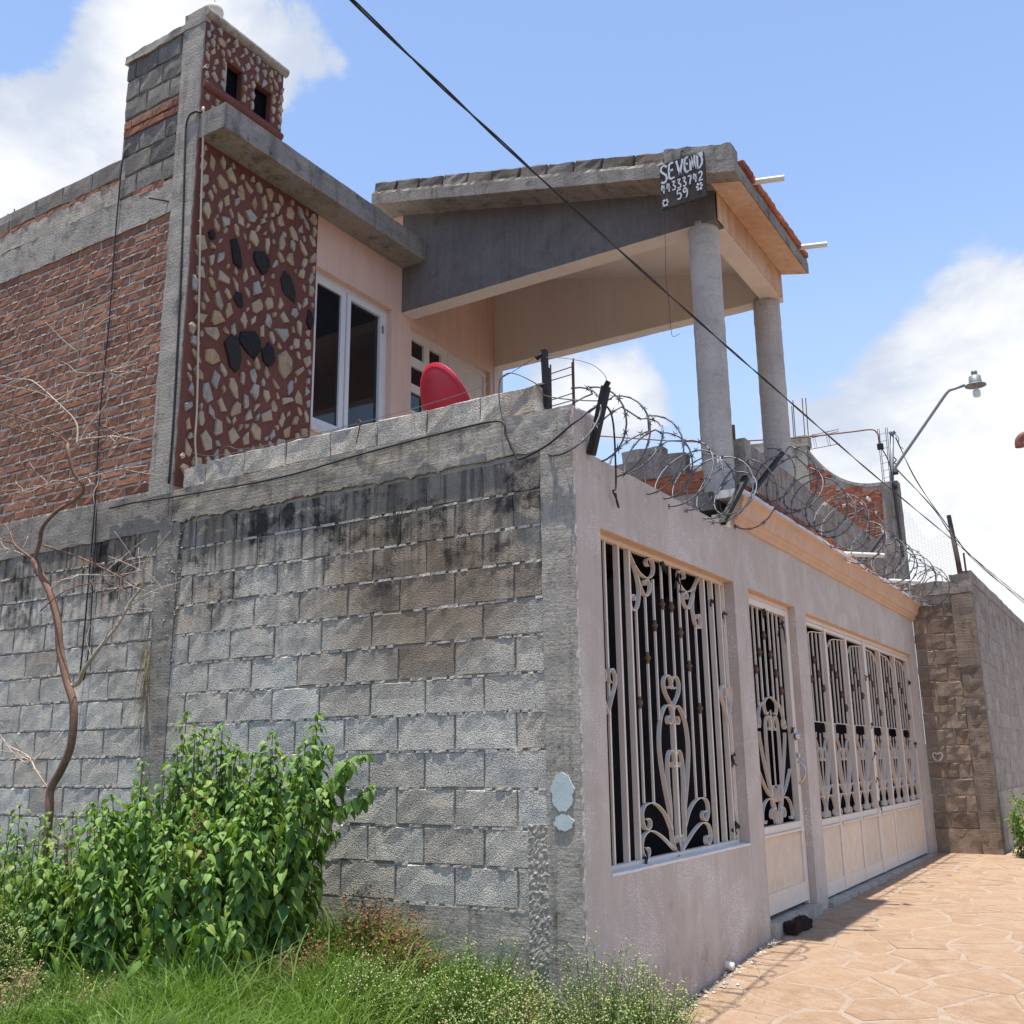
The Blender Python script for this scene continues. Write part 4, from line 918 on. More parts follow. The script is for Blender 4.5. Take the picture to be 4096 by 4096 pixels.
def paint(b, ch, u, v, wd, ht, t):
    for st in G[ch]:
        P = [(SXa+(SXb-SXa)*(u+p[0]*wd), SZa+(SZb-SZa)*(v+p[1]*ht)) for p in st]
        P = catmull([(x, z, 0) for x, z in P], 4) if len(P) > 2 else [Vector((*P[0], 0)), (Vector((*P[0], 0))+Vector((*P[1], 0)))/2, Vector((*P[1], 0))]
        N = len(P); vs = []
        for i in range(N):
            d = (P[min(i+1, N-1)]-P[max(i-1, 0)]).normalized(); tt = t*(1+.18*math.sin(i*1.7+u*20)); nn = Vector((-d.y, d.x, 0))*tt/2
            for q in (nn, -nn): vs.append((P[i].x+q.x, SYf-.0035, P[i].y+q.y))
        b.add(vs, [(2*i, 2*i+1, 2*i+3, 2*i+2) for i in range(N-1)])
def letter(ch_, u, v, wd, ht, t):
    b = MB(); paint(b, ch_, u, v, wd, ht, t); return b.build('painted_star' if ch_ == '*' else 'letter' if ch_.isalpha() else 'digit', M_signp, sg)
for ch_, u, v, wd, ht in [('S', .02, .56, .16, .40), ('E', .20, .60, .15, .37), ('V', .385, .63, .165, .34), ('e', .565, .64, .105, .33), ('N', .69, .65, .13, .32), ('D', .845, .65, .13, .31)]: letter(ch_, u, v, wd, ht, .0185)
for i, ch_ in enumerate('44333742'): letter(ch_, .02+i*.121, .33+.035*i/7, .095, .20, .0125)
letter('5', .36, .10, .12, .21, .013); letter('9', .50, .09, .12, .22, .013)
letter('*', .03, .04, .14, .15, .019); letter('*', .80, .16, .15, .16, .019)
b = MB().add([(SXa+.34, SYf-.003, SZb-.004), (SXb-.003, SYf-.003, SZb-.004), (SXb-.003, SYf-.003, SZb-.05)], [(0, 1, 2)])
b.build('paint_corner', M_signp, sg)
MB().tube(catmull([(-.16, 2.36, 6.26), (-.155, 2.37, 6.34), (-.13, 2.38, 6.36), (-.15, 2.4, 6.37), (-.17, 2.39, 6.34), (-.15, 2.38, 6.30)], 4), .006, 5).build('wire_loop', M_cable, sg)
tag(MB().tube(catmull([(-.33, 2.36, 5.85), (-.335, 2.36, 5.5), (-.345, 2.36, 5.25), (-.33, 2.36, 4.95), (-.325, 2.36, 4.75), (-.31, 2.36, 4.68), (-.25, 2.36, 4.69)], 5), .0022, 4).build('loose_wire', M_cable), 'thin loose wire dangling below the hand painted sign', 'wire')

# ------------------------------------------------------------------ satellite dish behind the coping
ds = thing('satellite_dish', 'red satellite dish peeking over the block wall coping', 'satellite dish', (-1.25, .55, 3.3))
ax = Vector((.42, .78, .42)).normalized(); c0 = Vector((-1.33, .62, 3.70)); a = Vector((0, 0, 1)); a = (a-ax*a.dot(ax)).normalized(); bq = ax.cross(a)
v = []; f = []; NR, NA = 7, 36
for lay in (0, 1):
    for r in range(NR+1):
        for k in range(NA):
            t = r/NR; an = 2*math.pi*k/NA; h = .085*t*t-(.006 if lay else 0)-.085+(.012 if r == NR and lay else 0)
            v.append(c0+ax*h+(a*math.cos(an)*.375+bq*math.sin(an)*.33)*t)
n = (NR+1)*NA
for lay in (0, 1):
    for r in range(NR):
        for k in range(NA):
            k2 = (k+1) % NA; q = (lay*n+r*NA+k, lay*n+r*NA+k2, lay*n+(r+1)*NA+k2, lay*n+(r+1)*NA+k); f.append(q if not lay else q[::-1])
for k in range(NA): k2 = (k+1) % NA; f.append((NR*NA+k, NR*NA+k2, n+NR*NA+k2, n+NR*NA+k))
o = place('reflector', mesh('reflector', v, f, M_dish, True), ds)
MB().tube([c0-ax*.08, c0-ax*.16, (-1.42, .5, 3.40), (-1.42, .5, 3.24)], .02, 8).build('mast', M_pole, ds, True)
MB().tube([c0-a*.36, c0-a*.2+ax*.42], .012, 6).build('feed_arm', M_pole, ds); MB().tube([c0-a*.2+ax*.42, c0-a*.17+ax*.34], .03, 8).build('feed_horn', M_pvc, ds)

# ------------------------------------------------------------------ neighbour: curved brick wall, block wall
nb = thing('curved_brick_wall', 'orange brick wall with a swooping curved top and concrete posts behind the razor wire', 'wall', (-.6, 9.9, 3))
curve = lambda x: 5.12+.68*((-.20-x)/1.03)**2.6 if x < -.20 else 5.12
xs = lin(-1.24, -.20, 24)
b = MB(); poly = [(-1.24, 9.81, 3.2)]+[(-.20, 9.81, 3.2)]+[(x, 9.81, curve(x)) for x in xs[::-1]]
b.prism(poly, (0, .12, 0)).build('mortar_core', M_mortar, nb, fix=True)
b = MB()
for x, x2 in zip(xs, xs[1:]): b.add([(x, 9.795, curve(x)-.035), (x2, 9.795, curve(x2)-.035), (x2, 9.795, curve(x2)+.014), (x, 9.795, curve(x)+.014), (x, 9.935, curve(x)+.014), (x2, 9.935, curve(x2)+.014)], [(0, 1, 2, 3), (3, 2, 5, 4)])
b.build('render_edge', M_conc, nb)
rows(nb, M_brick2, OV, -1.235, -.215, 3.62+.04, .089, 25, .28, lambda k: -1.3+.14*(k % 2)+.03*math.sin(k*1.9), .26, .066, lambda u, z: (u, 9.798, z), 'brick', keep=lambda a, b, z: z+.055 < curve((a+b)/2) and z+.01 < min(curve(a), curve(b)), gap=.018)
MB().rough(-.235, .0, 9.775, 9.97, 3.2, 5.125, .08, .006, 8).build('concrete_post', M_concd, nb, True)
MB().rough(-1.50, -1.235, 9.775, 9.97, 3.2, 5.86, .08, .008, 8).rough(-2.6, -1.21, 9.765, 9.98, 5.86, 6.02, .06, .012, 8).build('concrete_post', M_conc, nb, True)
MB().box(-6, -1.5, 9.83, 9.95, 3.2, 5.86).build('wall', M_mortar, nb)
for i, (x, z, s) in enumerate([(-.42, 4.92, .05), (-.52, 4.86, .03), (-.33, 4.70, .03), (-.27, 4.42, .04)]):
    stone(nb, x, z, s*1.3, s*2.2, .3, M_sillp, 950+i, x=0).location = (x, 9.79, z)
    o = [q for q in nb.children if q.name.startswith('stone')][-1]; o.name = 'mortar_lump'; o.rotation_euler = (0, 0, R(-90))
rods = thing('rebar_bundle', 'bare rebar rods and cage sticking out above the curved brick wall', 'rebar', (-1.3, 9.8, 6))
for x, z in ((-1.405, 6.64), (-1.262, 6.645), (-1.21, 6.634), (-1.43, 6.55)): MB().tube([(x-.01, 9.86, 5.7), (x, 9.86, z)], .007, 5).build('rod', M_rebar, rods)
for z0, z1 in ((6.0, 6.075), (5.96, 6.04), (5.80, 5.85)): MB().tube([(-1.5, 9.84, z0), (-.76, 9.84, z1-.03)], .005, 4).build('rod', M_rebar, rods)
for x in (-1.15, -.95): MB().tube([(x, 9.82, 6.03), (x+.03, 9.82, 5.81), (x+.05, 9.86, 5.81), (x+.02, 9.86, 6.05), (x, 9.82, 6.03)], .003, 4).build('stirrup', M_rebar, rods)
lad = thing('rebar_ladder', 'thin upright rebar cage beside the electricity mast', 'rebar', (-.15, 9.85, 5.1))
for x0, x1 in ((-.21, -.215), (-.19, -.19), (-.10, -.075), (-.115, -.10)): MB().tube([(x0, 9.86, 5.05), (x1, 9.86, 5.95)], .0045, 4).build('rod', M_rebar, lad)
for k in range(7): MB().tube([(-.215, 9.855, 5.2+.11*k), (-.09, 9.855, 5.21+.11*k)], .003, 4).build('stirrup', M_rebar, lad)
nw = thing('neighbour_wall', 'brown grey concrete block wall at the end of the street wall, running up the road', 'wall', (.4, 10, 0))
MB().box(.0, .775, 9.815, 9.95, -.2, 3.5).box(.66, .778, 9.952, 40, -.2, 3.69).build('mortar_core', M_mortar, nw)
rows(nw, M_nblock, NE, .005, .545, .375+.105, .2115, 14, .405, lambda k: -.20+.19*(k % 2)+.03*math.sin(k*2), .40, .198, lambda u, z: (u, 9.80, z), 'concrete_block', gap=.016)
MB().rough(.0, .75, 9.785, 9.93, -.2, .37, .07, .025, 5).build('footing', M_ndark, nw, True)
MB().rough(.52, .785, 9.785, 9.95, 2.45, 3.42, .06, .012, 7).rough(.545, .785, 9.79, 9.95, 1.25, 2.46, .05, .02, 16).rough(.56, .80, 9.775, 9.95, -.2, 1.26, .06, .010, 9).build('corner_pillar', M_ncon, nw, True)
MB().rough(.0, .79, 9.79, 9.95, 3.44, 3.62, .06, .02, 8).rough(.53, .79, 9.785, 9.96, 3.46, 3.70, .05, .02, 9).build('tie_beam', M_concd, nw, True)
rows(nw, M_nblock, NV, 9.97, 18.2, .84+.105, .2115, 13, .41, lambda k: 9.97+.2*(k % 2), .40, .198, lambda u, z: (.785, u, z), 'concrete_block', rot=R(90))
MB().rough(.66, .792, 9.97, 40, -.2, .835, .25, .008, 4).build('footing', M_conc, nw); MB().rough(.655, .795, 9.97, 40, 3.60, 3.76, .2, .012, 4).build('tie_beam', M_concd, nw)
hb = [(.13, 1.225), (.085, 1.275), (.075, 1.32), (.10, 1.345), (.13, 1.325), (.165, 1.345), (.195, 1.32), (.18, 1.275), (.13, 1.225)]
b = MB(); P = catmull([(x, z, 0) for x, z in hb], 5); N = len(P); vs = []
for i in range(N):
    d = (P[min(i+1, N-1)]-P[max(i-1, 0)]).normalized(); nn = Vector((-d.y, d.x, 0))*.011
    for q in (nn, -nn): vs.append((P[i].x+q.x, 9.7925, P[i].y+q.y))
b.add(vs, [(2*i, 2*i+1, 2*i+3, 2*i+2) for i in range(N-1)]).build('painted_heart', M_heart, nw)
# fence post and hexagonal wire netting on top of it
tag(MB().tube([(.672, 9.87, 3.60), (.655, 9.87, 3.9), (.609, 9.86, 4.54)], .037, 8, .03).build('fence_post', M_wood, None, True), 'weathered wooden post leaning on top of the neighbouring block wall', 'post')
b = MB(); s_ = .028
edge = lambda x: 4.77-.55*ss(-.02, .35, x)+.12*ss(.3, .62, x)
for j in range(0, 34):
    for i in range(0, 16):
        x = .005+i*s_*1.5; z = 3.66+j*s_*1.732*.5*2*.72+(.5*s_*1.732*.72 if i % 2 else 0)
        if x > .64-(4.5-z)*.0 or z > edge(x) or z < 3.70+.15*(x < .1): continue
        y = 9.86+.015*math.sin(x*9+z*5)
        b.tube([(x, y, z), (x+s_*.5, y, z+s_*.62)], .0011, 3, caps=False).tube([(x, y, z), (x+s_*.5, y, z-s_*.62)], .0011, 3, caps=False).tube([(x-s_, y, z), (x, y, z)], .0011, 3, caps=False)
tag(b.build('wire_netting', M_razor), 'slack hexagonal wire netting hung from the leaning wooden post', 'netting')
tag(MB().tube([(.74, 9.9, 3.6), (.735, 9.9, 4.0)], .014, 6).build('iron_stake', M_rust), 'short rusty stake beside the leaning wooden post', 'stake')

# ------------------------------------------------------------------ electricity mast, lamp, conduit, cables
ms = thing('electricity_mast', 'grey service mast pipe on the concrete post with a rusty conduit and box', 'mast', (-.04, 9.75, 5.1))
MB().tube([(-.075, 9.74, 4.6), (-.065, 9.74, 5.1), (.0, 9.74, 5.80)], .028, 10).build('pole', M_pole, ms, True)
MB().tube([(-.03, 9.74, 5.80), (.045, 9.74, 5.84)], .036, 10).build('weatherhead', M_pole, ms, True)
MB().tube([(-.02, 9.72, 4.0), (-.055, 9.72, 5.08)], .02, 8).build('down_pipe', M_cable, ms)
MB().tube(catmull([(-4.725, 9.7, 6.63), (-2.881, 9.7, 6.19), (-1.412, 9.7, 5.99), (-.6, 9.7, 5.93), (-.28, 9.7, 5.912), (-.195, 9.7, 5.85), (-.172, 9.7, 5.76), (-.165, 9.7, 5.66)], 5), .011, 7).build('conduit', M_copper, ms, True)
MB().box(-.205, -.125, 9.66, 9.72, 5.59, 5.67).build('junction_box', M_blackiron, ms); MB().tube(catmull([(-.15, 9.7, 5.6), (-.09, 9.7, 5.45), (-.06, 9.7, 5.3), (-.05, 9.7, 5.1)], 5), .009, 6).build('hose', M_cable, ms)
MB().tube(catmull([(.03, 9.72, 5.80), (.09, 9.72, 5.72), (.08, 9.72, 5.62), (.14, 9.72, 5.55)], 4), .005, 5).tube(catmull([(.0, 9.71, 5.45), (.03, 9.7, 5.40), (.0, 9.69, 5.36), (.03, 9.69, 5.33), (.0, 9.7, 5.30)], 4), .009, 5).build('wires', M_cable, ms)
lp = thing('street_lamp', 'street lamp on a bent grey arm with round reflector and bare bulb', 'street lamp', (.0, 9.75, 5.0))
MB().tube([(.0, 9.70, 5.22), (.012, 9.70, 5.30), (.775, 9.70, 6.235), (.83, 9.70, 6.285), (1.04, 9.70, 6.32)], .021, 10).build('arm', M_pole, lp, True)
MB().lathe([(.09, 0), (.085, .02), (.078, .115), (.06, .125), (.035, .128), (.035, .15), (.04, .155), (.04, .195), (.03, .20)], (1.172, 9.7, 6.30), n=18).build('housing', M_pole, lp, True)
MB().lathe([(.03, .01), (.135, -.012), (.14, -.026), (.136, -.028), (.09, -.012), (.03, -.004)], (1.170, 9.7, 6.305), n=22).build('reflector', M_pole, lp, True)
MB().lathe([(.02, .09), (.024, .06), (.05, .035), (.052, -.02), (.042, -.048), (.015, -.056)], (1.172, 9.7, 6.17), n=16).build('bulb', M_bulb, lp, True)
MB().box(-.035, .03, 9.70, 9.76, 5.20, 5.24).box(-.06, .0, 9.70, 9.76, 5.0, 5.03).build('clamp', M_blackiron, lp)
def twisted(name, label, pts, r, tw, n=40):
    P = catmull(pts, n); a, b = [], []
    for i, p in enumerate(P):
        an = i*tw; o = Vector((math.cos(an), 0, math.sin(an)))*r*.9; a.append(p+o); b.append(p-o)
    return tag(MB().tube(a, r, 5).tube(b, r*.85, 5).build(name, M_cable, None, True), label, 'cable')
twisted('overhead_cable', 'twisted overhead cable crossing the sky diagonally in front of the porch columns', [(.2, -6, 4.52), (.2, -2.543, 4.372), (.2, -.956, 4.351), (.2, 1.406, 4.388), (.2, 3.659, 4.45), (.2, 7.215, 4.56), (.2, 12.758, 4.795), (.2, 17.244, 4.97), (.2, 25, 5.30), (.2, 45, 6.2)], .0052, .35, 24)
twisted('service_cable', 'thin pair of service wires dropping from the mast down the road', [(.05, 9.72, 5.74), (.2, 10.2, 5.16), (.25, 12.7, 4.88), (.25, 16, 4.80), (.3, 26, 5.2), (.3, 44, 6)], .005, .4, 10)
twisted('service_cable', 'second pair of service wires from the foot of the lamp arm', [(.02, 9.72, 5.27), (.22, 11.2, 4.98), (.22, 13.6, 4.85), (.3, 20, 4.9), (.5, 40, 5.4)], .005, .4, 10)
def cable(name, label, pts, r, mat=M_cable, sm=6): return tag(MB().tube(catmull(pts, sm), r, 6).build(name, mat, None, True), label, 'cable')
cable('hanging_cable', 'black cable hanging down the brick and block wall, left of the pair', [(-4.33, .05, 6.52), (-4.335, -.03, 6.49), (-4.354, -.03, 5.87), (-4.33, -.03, 4.88), (-4.335, -.035, 4.14), (-4.295, -.035, 3.35), (-4.285, -.035, 2.6), (-4.285, -.035, 2.18), (-4.29, -.035, 1.99)], .006)
cable('hanging_cable', 'black cable hanging on the block wall with a hooked lower end', [(-4.27, -.035, 3.36), (-4.225, -.035, 2.6), (-4.212, -.035, 2.17), (-4.235, -.035, 1.96), (-4.255, -.035, 1.99), (-4.25, -.035, 2.05)], .006)
cable('pillar_cable', 'black cable running down the grey corner pillar of the house', [(-3.395, -.01, 6.55), (-3.45, -.026, 6.565), (-3.52, -.026, 6.55), (-3.548, -.026, 6.44), (-3.53, -.026, 6.07), (-3.485, -.026, 5.30), (-3.462, -.026, 4.67), (-3.442, -.026, 3.97), (-3.44, -.026, 3.68), (-3.444, -.026, 3.37)], .008)
cable('cream_cable', 'cream cable hanging down the left edge of the stone panel', [(-3.38, -.012, 6.555), (-3.37, .0, 6.5), (-3.366, .045, 5.45), (-3.366, .09, 4.69), (-3.366, .127, 4.0), (-3.368, .131, 3.75), (-3.37, .16, 3.56), (-3.37, .165, 3.4)], .0085, M_creamcable)
cable('wall_cable', 'black cable drooping along the wall top and over the corner to a hanging loop', [(-4.115, -.03, 3.273), (-3.815, -.03, 3.277), (-3.337, -.035, 3.253), (-2.3, -.035, 3.232), (-1.562, -.035, 3.275), (-.929, -.035, 3.30), (-.50, -.035, 3.30), (-.44, -.04, 3.2), (-.381, -.04, 3.074), (-.339, -.04, 3.036), (-.156, -.045, 3.086), (.0, -.05, 3.172), (.05, .0, 3.23), (.05, .136, 3.32), (.05, .295, 3.39), (.05, .39, 3.36), (.05, .422, 3.22), (.045, .428, 2.926), (.035, .405, 2.885), (.03, .455, 2.85), (.03, .488, 2.80), (.03, .465, 2.82), (.035, .44, 2.88)], .0065)
cable('pale_wire', 'pale loop of wire bent over the coping near the black bracket', [(-.412, -.03, 3.11), (-.481, -.03, 3.365), (-.491, -.03, 3.518), (-.466, -.03, 3.578), (-.394, -.02, 3.589), (-.254, .0, 3.5), (-.21, .05, 3.427), (0, .2, 3.40), (.1, .3, 3.42)], .004, M_razor)
cable('iron_hook', 'small bent iron hook on the face of the coping blocks', [(-1.616, -.02, 3.364), (-1.583, -.03, 3.463), (-1.57, -.03, 3.495), (-1.592, -.03, 3.517), (-1.602, -.03, 3.489), (-1.585, -.03, 3.478)], .005, M_rust)
for i, (lb, pts) in enumerate([('thin wire strung along the coping from the bracket toward the stone panel', [(-.25, .08, 3.72), (-.6, .06, 3.60), (-1.2, .06, 3.55), (-2.2, .06, 3.53), (-3.0, .06, 3.54), (-3.35, .05, 3.62)]),
                               ('thin wire curving from the upright bracket to the leaning bracket', [(-.27, .09, 3.70), (-.1, .1, 3.66), (.05, .13, 3.60), (.13, .15, 3.52), (.145, .15, 3.45)]),
                               ('curly thin wire lying on the coping below the stone panel', [(-3.0, .0, 3.50), (-2.85, -.02, 3.56), (-2.7, .0, 3.52), (-2.2, .0, 3.50), (-2.05, .02, 3.55), (-1.9, .03, 3.51), (-1.75, .03, 3.53)])]):
    cable('thin_wire', lb, pts, .0022, M_razor)
pp = thing('roof_pipe', 'brown elbow pipe end poking in at the right edge of the view', 'pipe', (2.7, 9, 4.9))
MB().tube(catmull([(1.655, 9.0, 5.12), (1.66, 9.0, 5.2), (1.70, 9.0, 5.25), (1.78, 9.0, 5.27), (2.0, 9.0, 5.27), (2.9, 9.0, 5.27)], 6), .055, 14).build('elbow', M_copper, pp, True)
MB().box(2.85, 3.05, 8.9, 9.1, -.2, 5.35).build('post', M_conc, pp)

# ------------------------------------------------------------------ bare tree
tr = thing('bare_tree', 'small leafless tree with reddish bark in front of the left block wall', 'tree', (-3.82, -.5, .05))
def branch(pts, r0, r1, mat, seed, nm='branch', twigs=0, tl=.3, sm=5):
    rng = random.Random(seed); r0 *= .60; P = catmull([(x, y+(.05*math.sin(i*1.3+seed) if nm != 'trunk' and i else 0), z) for i, (x, y, z) in enumerate(pts)], sm)
    b = MB().tube(P, r0, 7, r1)
    for k in range(twigs):
        i = rng.randrange(len(P)//3, len(P)-1); p = P[i]; d = (P[i+1]-P[i]).normalized(); a = Vector((rng.uniform(-1, 1), rng.uniform(-.8, .8), rng.uniform(-.5, .8))).normalized()
        q = [p]; L = tl*rng.uniform(.4, 1)
        for s in range(4): a = (a+Vector((rng.uniform(-.4, .4), rng.uniform(-.4, .4), rng.uniform(-.3, .3)))).normalized(); q.append(q[-1]+(d*.6+a)*L/5)
        b.tube(catmull(q, 3), max(.0036, r1*.75), 4, .002)
    return b.build(nm, mat, tr, True)
Y = -.5
T = lambda *p: [(x, Y, z) for x, z in p]
branch(T((-3.815, .0), (-3.825, .6), (-3.825, 1.014), (-3.834, 1.165), (-3.733, 1.305), (-3.655, 1.47), (-3.667, 1.716), (-3.768, 1.892), (-3.878, 2.113), (-3.93, 2.30), (-4.053, 2.527), (-4.2, 2.691), (-4.301, 2.81)), .048, .026, M_bark, 1, 'trunk')
branch(T((-4.301, 2.80), (-4.238, 2.923), (-4.153, 3.027), (-4.05, 3.141), (-3.924, 3.226), (-3.837, 3.302), (-3.892, 3.413), (-3.936, 3.576), (-4.008, 3.654)), .026, .013, M_bark, 2)
for i, (pts, r0, tw) in enumerate([(T((-4.008, 3.654), (-4.148, 3.773), (-4.487, 3.918), (-4.966, 4.102)), .010, 4), (T((-3.938, 3.589), (-3.868, 3.655), (-3.733, 3.67), (-3.538, 3.641), (-3.157, 3.528)), .009, 5),
      (T((-3.919, 3.599), (-3.845, 3.769), (-3.67, 3.919), (-3.61, 4.051), (-3.503, 4.107), (-3.263, 4.132)), .011, 7), (T((-4.008, 3.654), (-4.252, 3.778), (-4.633, 3.876), (-4.945, 3.991)), .009, 4),
      (T((-3.91, 3.62), (-3.972, 3.82), (-4.118, 3.982), (-4.403, 4.192), (-4.665, 4.319), (-5.022, 4.403)), .010, 6), (T((-3.837, 3.302), (-3.802, 3.335), (-3.591, 3.333), (-3.409, 3.36), (-3.156, 3.361)), .008, 4),
      (T((-4.301, 2.81), (-4.467, 2.925), (-4.617, 3.048), (-4.789, 3.15)), .015, 3), (T((-4.302, 2.816), (-4.526, 2.9), (-4.753, 2.96)), .008, 2), (T((-3.901, 3.337), (-4.152, 3.402), (-4.338, 3.405), (-4.609, 3.367)), .007, 4),
      (T((-4.194, 2.905), (-3.9, 2.807), (-3.579, 2.692), (-3.312, 2.597), (-3.072, 2.492)), .011, 5), (T((-3.755, 1.85), (-3.68, 1.88), (-3.553, 1.947), (-3.386, 2.081), (-3.268, 2.246), (-3.218, 2.402), (-3.072, 2.492), (-2.999, 2.599), (-2.92, 2.728)), .026, 6),
      (T((-4.078, 2.554), (-3.872, 2.62), (-3.625, 2.618), (-3.311, 2.586), (-3.035, 2.614)), .006, 3), (T((-4.154, 2.413), (-3.855, 2.509), (-3.579, 2.554), (-3.412, 2.537), (-3.234, 2.461)), .006, 3),
      (T((-3.86, 1.165), (-3.967, 1.294), (-4.161, 1.387), (-4.451, 1.464)), .009, 2), (T((-3.963, 1.268), (-4.177, 1.347), (-4.42, 1.423)), .006, 2), (T((-3.67, 3.919), (-3.55, 4.2), (-3.45, 4.35), (-3.42, 4.5)), .006, 5), (T((-4.118, 3.982), (-4.05, 4.25), (-4.0, 4.5), (-3.92, 4.75)), .006, 5)]):
    branch(pts, r0*1.25, .0038, M_twig if i % 3 else M_bark, 10+i, twigs=tw+4, tl=.42)
b = MB(); rng = random.Random(3)
for k in range(14):
    p = [Vector((-3.56+rng.uniform(-.03, .05), -.03, 2.2+rng.uniform(-.3, .2)))]
    for s in range(6): p.append(p[-1]+Vector((rng.uniform(-.03, .035), rng.uniform(-.01, .005), -rng.uniform(.05, .12))))
    b.tube(catmull(p, 3), .003, 4, .0015)
tag(b.build('dry_vine', M_straw), 'dry straw coloured vine hanging on the middle pillar of the block wall', 'vine')

# ------------------------------------------------------------------ leafy plants
def leafshape(L, wd, fold=.25, droop=.35):
    """ovate pointed leaf along +x, tip drooping; 11 verts"""
    st = [(0, .05), (.22, .46), (.48, .50), (.76, .26), (1.0, 0)]; v = []
    for t, hw in st[:-1]:
        z = -droop*L*t*t
        v += [(t*L, hw*wd, z+fold*hw*wd), (t*L, 0, z), (t*L, -hw*wd, z+fold*hw*wd)]
    v.append((L, 0, -droop*L)); f = []
    for i in range(3): a = i*3; f += [(a, a+1, a+4, a+3), (a+1, a+2, a+5, a+4)]
    f += [(9, 10, 12), (10, 11, 12)]
    return np.array(v), f
LV, LF = leafshape(1, .62)
LEAFM = []
for i in range(4):
    v_, f_ = leafshape(1, .55+.05*i, .2+.08*i, .25+.12*i); LEAFM.append(mesh('leaf', v_, f_, M_leaf1))
def leafmatrix(p, az, pitch, roll, L):
    return Matrix.Translation(p) @ Matrix.Rotation(az, 4, 'Z') @ Matrix.Rotation(pitch, 4, 'Y') @ Matrix.Rotation(roll, 4, 'X') @ Matrix.Diagonal((L, L, L, 1))
def foliage(name, mats, mat, parent, seed, top_level=False):
    n = len(mats); A = np.array([np.array(q) for q in mats]); v = np.einsum('nij,kj->nki', A[:, :3, :3], LV)+A[:, None, :3, 3]
    nv = LV.shape[0]; faces = []
    for i in range(n): faces += [tuple(j+i*nv for j in q) for q in LF]
    me = mesh(name, v.reshape(-1, 3).tolist(), faces, mat); rng = np.random.default_rng(seed)
    at = me.attributes.new('tint', 'FLOAT', 'POINT'); at.data.foreach_set('value', np.repeat(rng.random(n), nv).astype(np.float32))
    o = place(name, me, parent); o['kind'] = 'stuff'; return o
def shrub(root, stems, seed, mat, lmin, lmax, spacing, nobj, stemr=.006, dens=1.0, spread=1.0):
    """stems: list of polylines; leaves in pairs along each, drooping; the nearest become single leaf objects"""
    rng = random.Random(seed); L = []; b = MB()
    for P in stems:
        Q = catmull(P, 6); b.tube(Q, stemr, 5, stemr*.4); ln = [0]
        for p, q in zip(Q, Q[1:]): ln.append(ln[-1]+(q-p).length)
        s = ln[-1]*.12; k = 0; az = rng.uniform(0, 6.28)
        while s < ln[-1]:
            i = max(j for j in range(len(ln)) if ln[j] <= s); t = (s-ln[i])/max(1e-6, ln[min(i+1, len(ln)-1)]-ln[i]) if i < len(ln)-1 else 0
            p = Q[i].lerp(Q[min(i+1, len(Q)-1)], t); rel = s/ln[-1]
            size = (lmin+(lmax-lmin)*math.sin(math.pi*min(1, .25+rel*.75))**.8)*rng.uniform(.5, 1.28)
            for m_ in (0, 1):
                if rng.random() > dens: continue
                a = az+m_*math.pi+rng.uniform(-.5, .5); off = Vector((math.cos(a), math.sin(a), 0))*rng.uniform(.015, .05)*spread
                pit = rng.uniform(.35, 1.05) if rel < .9 else rng.uniform(.1, .8)
                L.append(leafmatrix(p+off, a, pit, rng.uniform(-.5, .5), size))
            az += 1.57+rng.uniform(-.4, .4); s += spacing*rng.uniform(.7, 1.2)*(1-.45*rel)
        for k in range(7):
            a = k*.9+rng.uniform(0, .4); L.append(leafmatrix(Q[-1], a, rng.uniform(-.1, 1.0), rng.uniform(-.4, .4), lmin*rng.uniform(.55, 1.0)))
    b.build('stem', M_stem, root)
    L.sort(key=lambda M_: (M_.translation-CLOC).length)
    for M_ in L[:nobj]:
        o = place('leaf', rng.choice(LEAFM), root); o.matrix_basis = M_
    if L[nobj:]: foliage('foliage', L[nobj:], mat, root, seed)
def envelope(pts):
    def f(x):
        if x <= pts[0][0]: return pts[0][1]
        for (a, za), (c, zc) in zip(pts, pts[1:]):
            if x <= c: return za+(zc-za)*(x-a)/(c-a)
        return pts[-1][1]
    return f
rng = random.Random(21)
sh = thing('leafy_shrub', 'big green leafy shrub with pointed drooping leaves against the block wall', 'shrub', (-1.95, -.75, .0))
env = envelope([(-3.1, .95), (-2.95, 1.05), (-2.75, 1.12), (-2.6, 1.2), (-2.48, 1.5), (-2.38, 1.63), (-2.28, 1.5), (-2.05, 1.5), (-1.85, 1.38), (-1.65, 1.44), (-1.5, 1.30), (-1.42, 1.36), (-1.34, 1.0)])
stems = []
for i in range(175):
    x = rng.uniform(-3.05, -1.36); y = -.80+rng.uniform(-.52, .45); hh = env(x)*(1-.35*abs(y+.55)*(y < -.55))*rng.uniform(.55, 1.0) if i > 26 else env(x)*rng.uniform(.93, 1.0)
    bx_ = x*.8-.2*2.0+rng.uniform(-.1, .1)
    yy = y if i > 26 else -.62+rng.uniform(-.12, .12)
    stems.append([(bx_, -.7+(yy+.7)*.6, .05), ((bx_+x)/2+rng.uniform(-.04, .04), -.7+(yy+.7)*.85, hh*.5), (x, yy, hh)])
stems.append([(-2.3, -.6, .1), (-2.40, -.62, .9), (-2.385, -.62, 1.63)]); stems.append([(-1.6, -.6, .1), (-1.46, -.62, .8), (-1.405, -.62, 1.45)]); stems.append([(-2.6, -.7, .6), (-2.68, -.68, 1.1), (-2.70, -.66, 1.34)])
stems.append([(-2.0, -.6, .3), (-2.06, -.62, 1.0), (-2.07, -.62, 1.55)]); stems.append([(-1.7, -.6, .3), (-1.68, -.62, 1.0), (-1.66, -.62, 1.49)])
shrub(sh, stems, 31, M_leaf, .045, .095, .047, 300)
sap = thing('sapling', 'thin leafy sapling with arching side twigs standing right of the big shrub', 'sapling', (-1.6, -.35, .0))
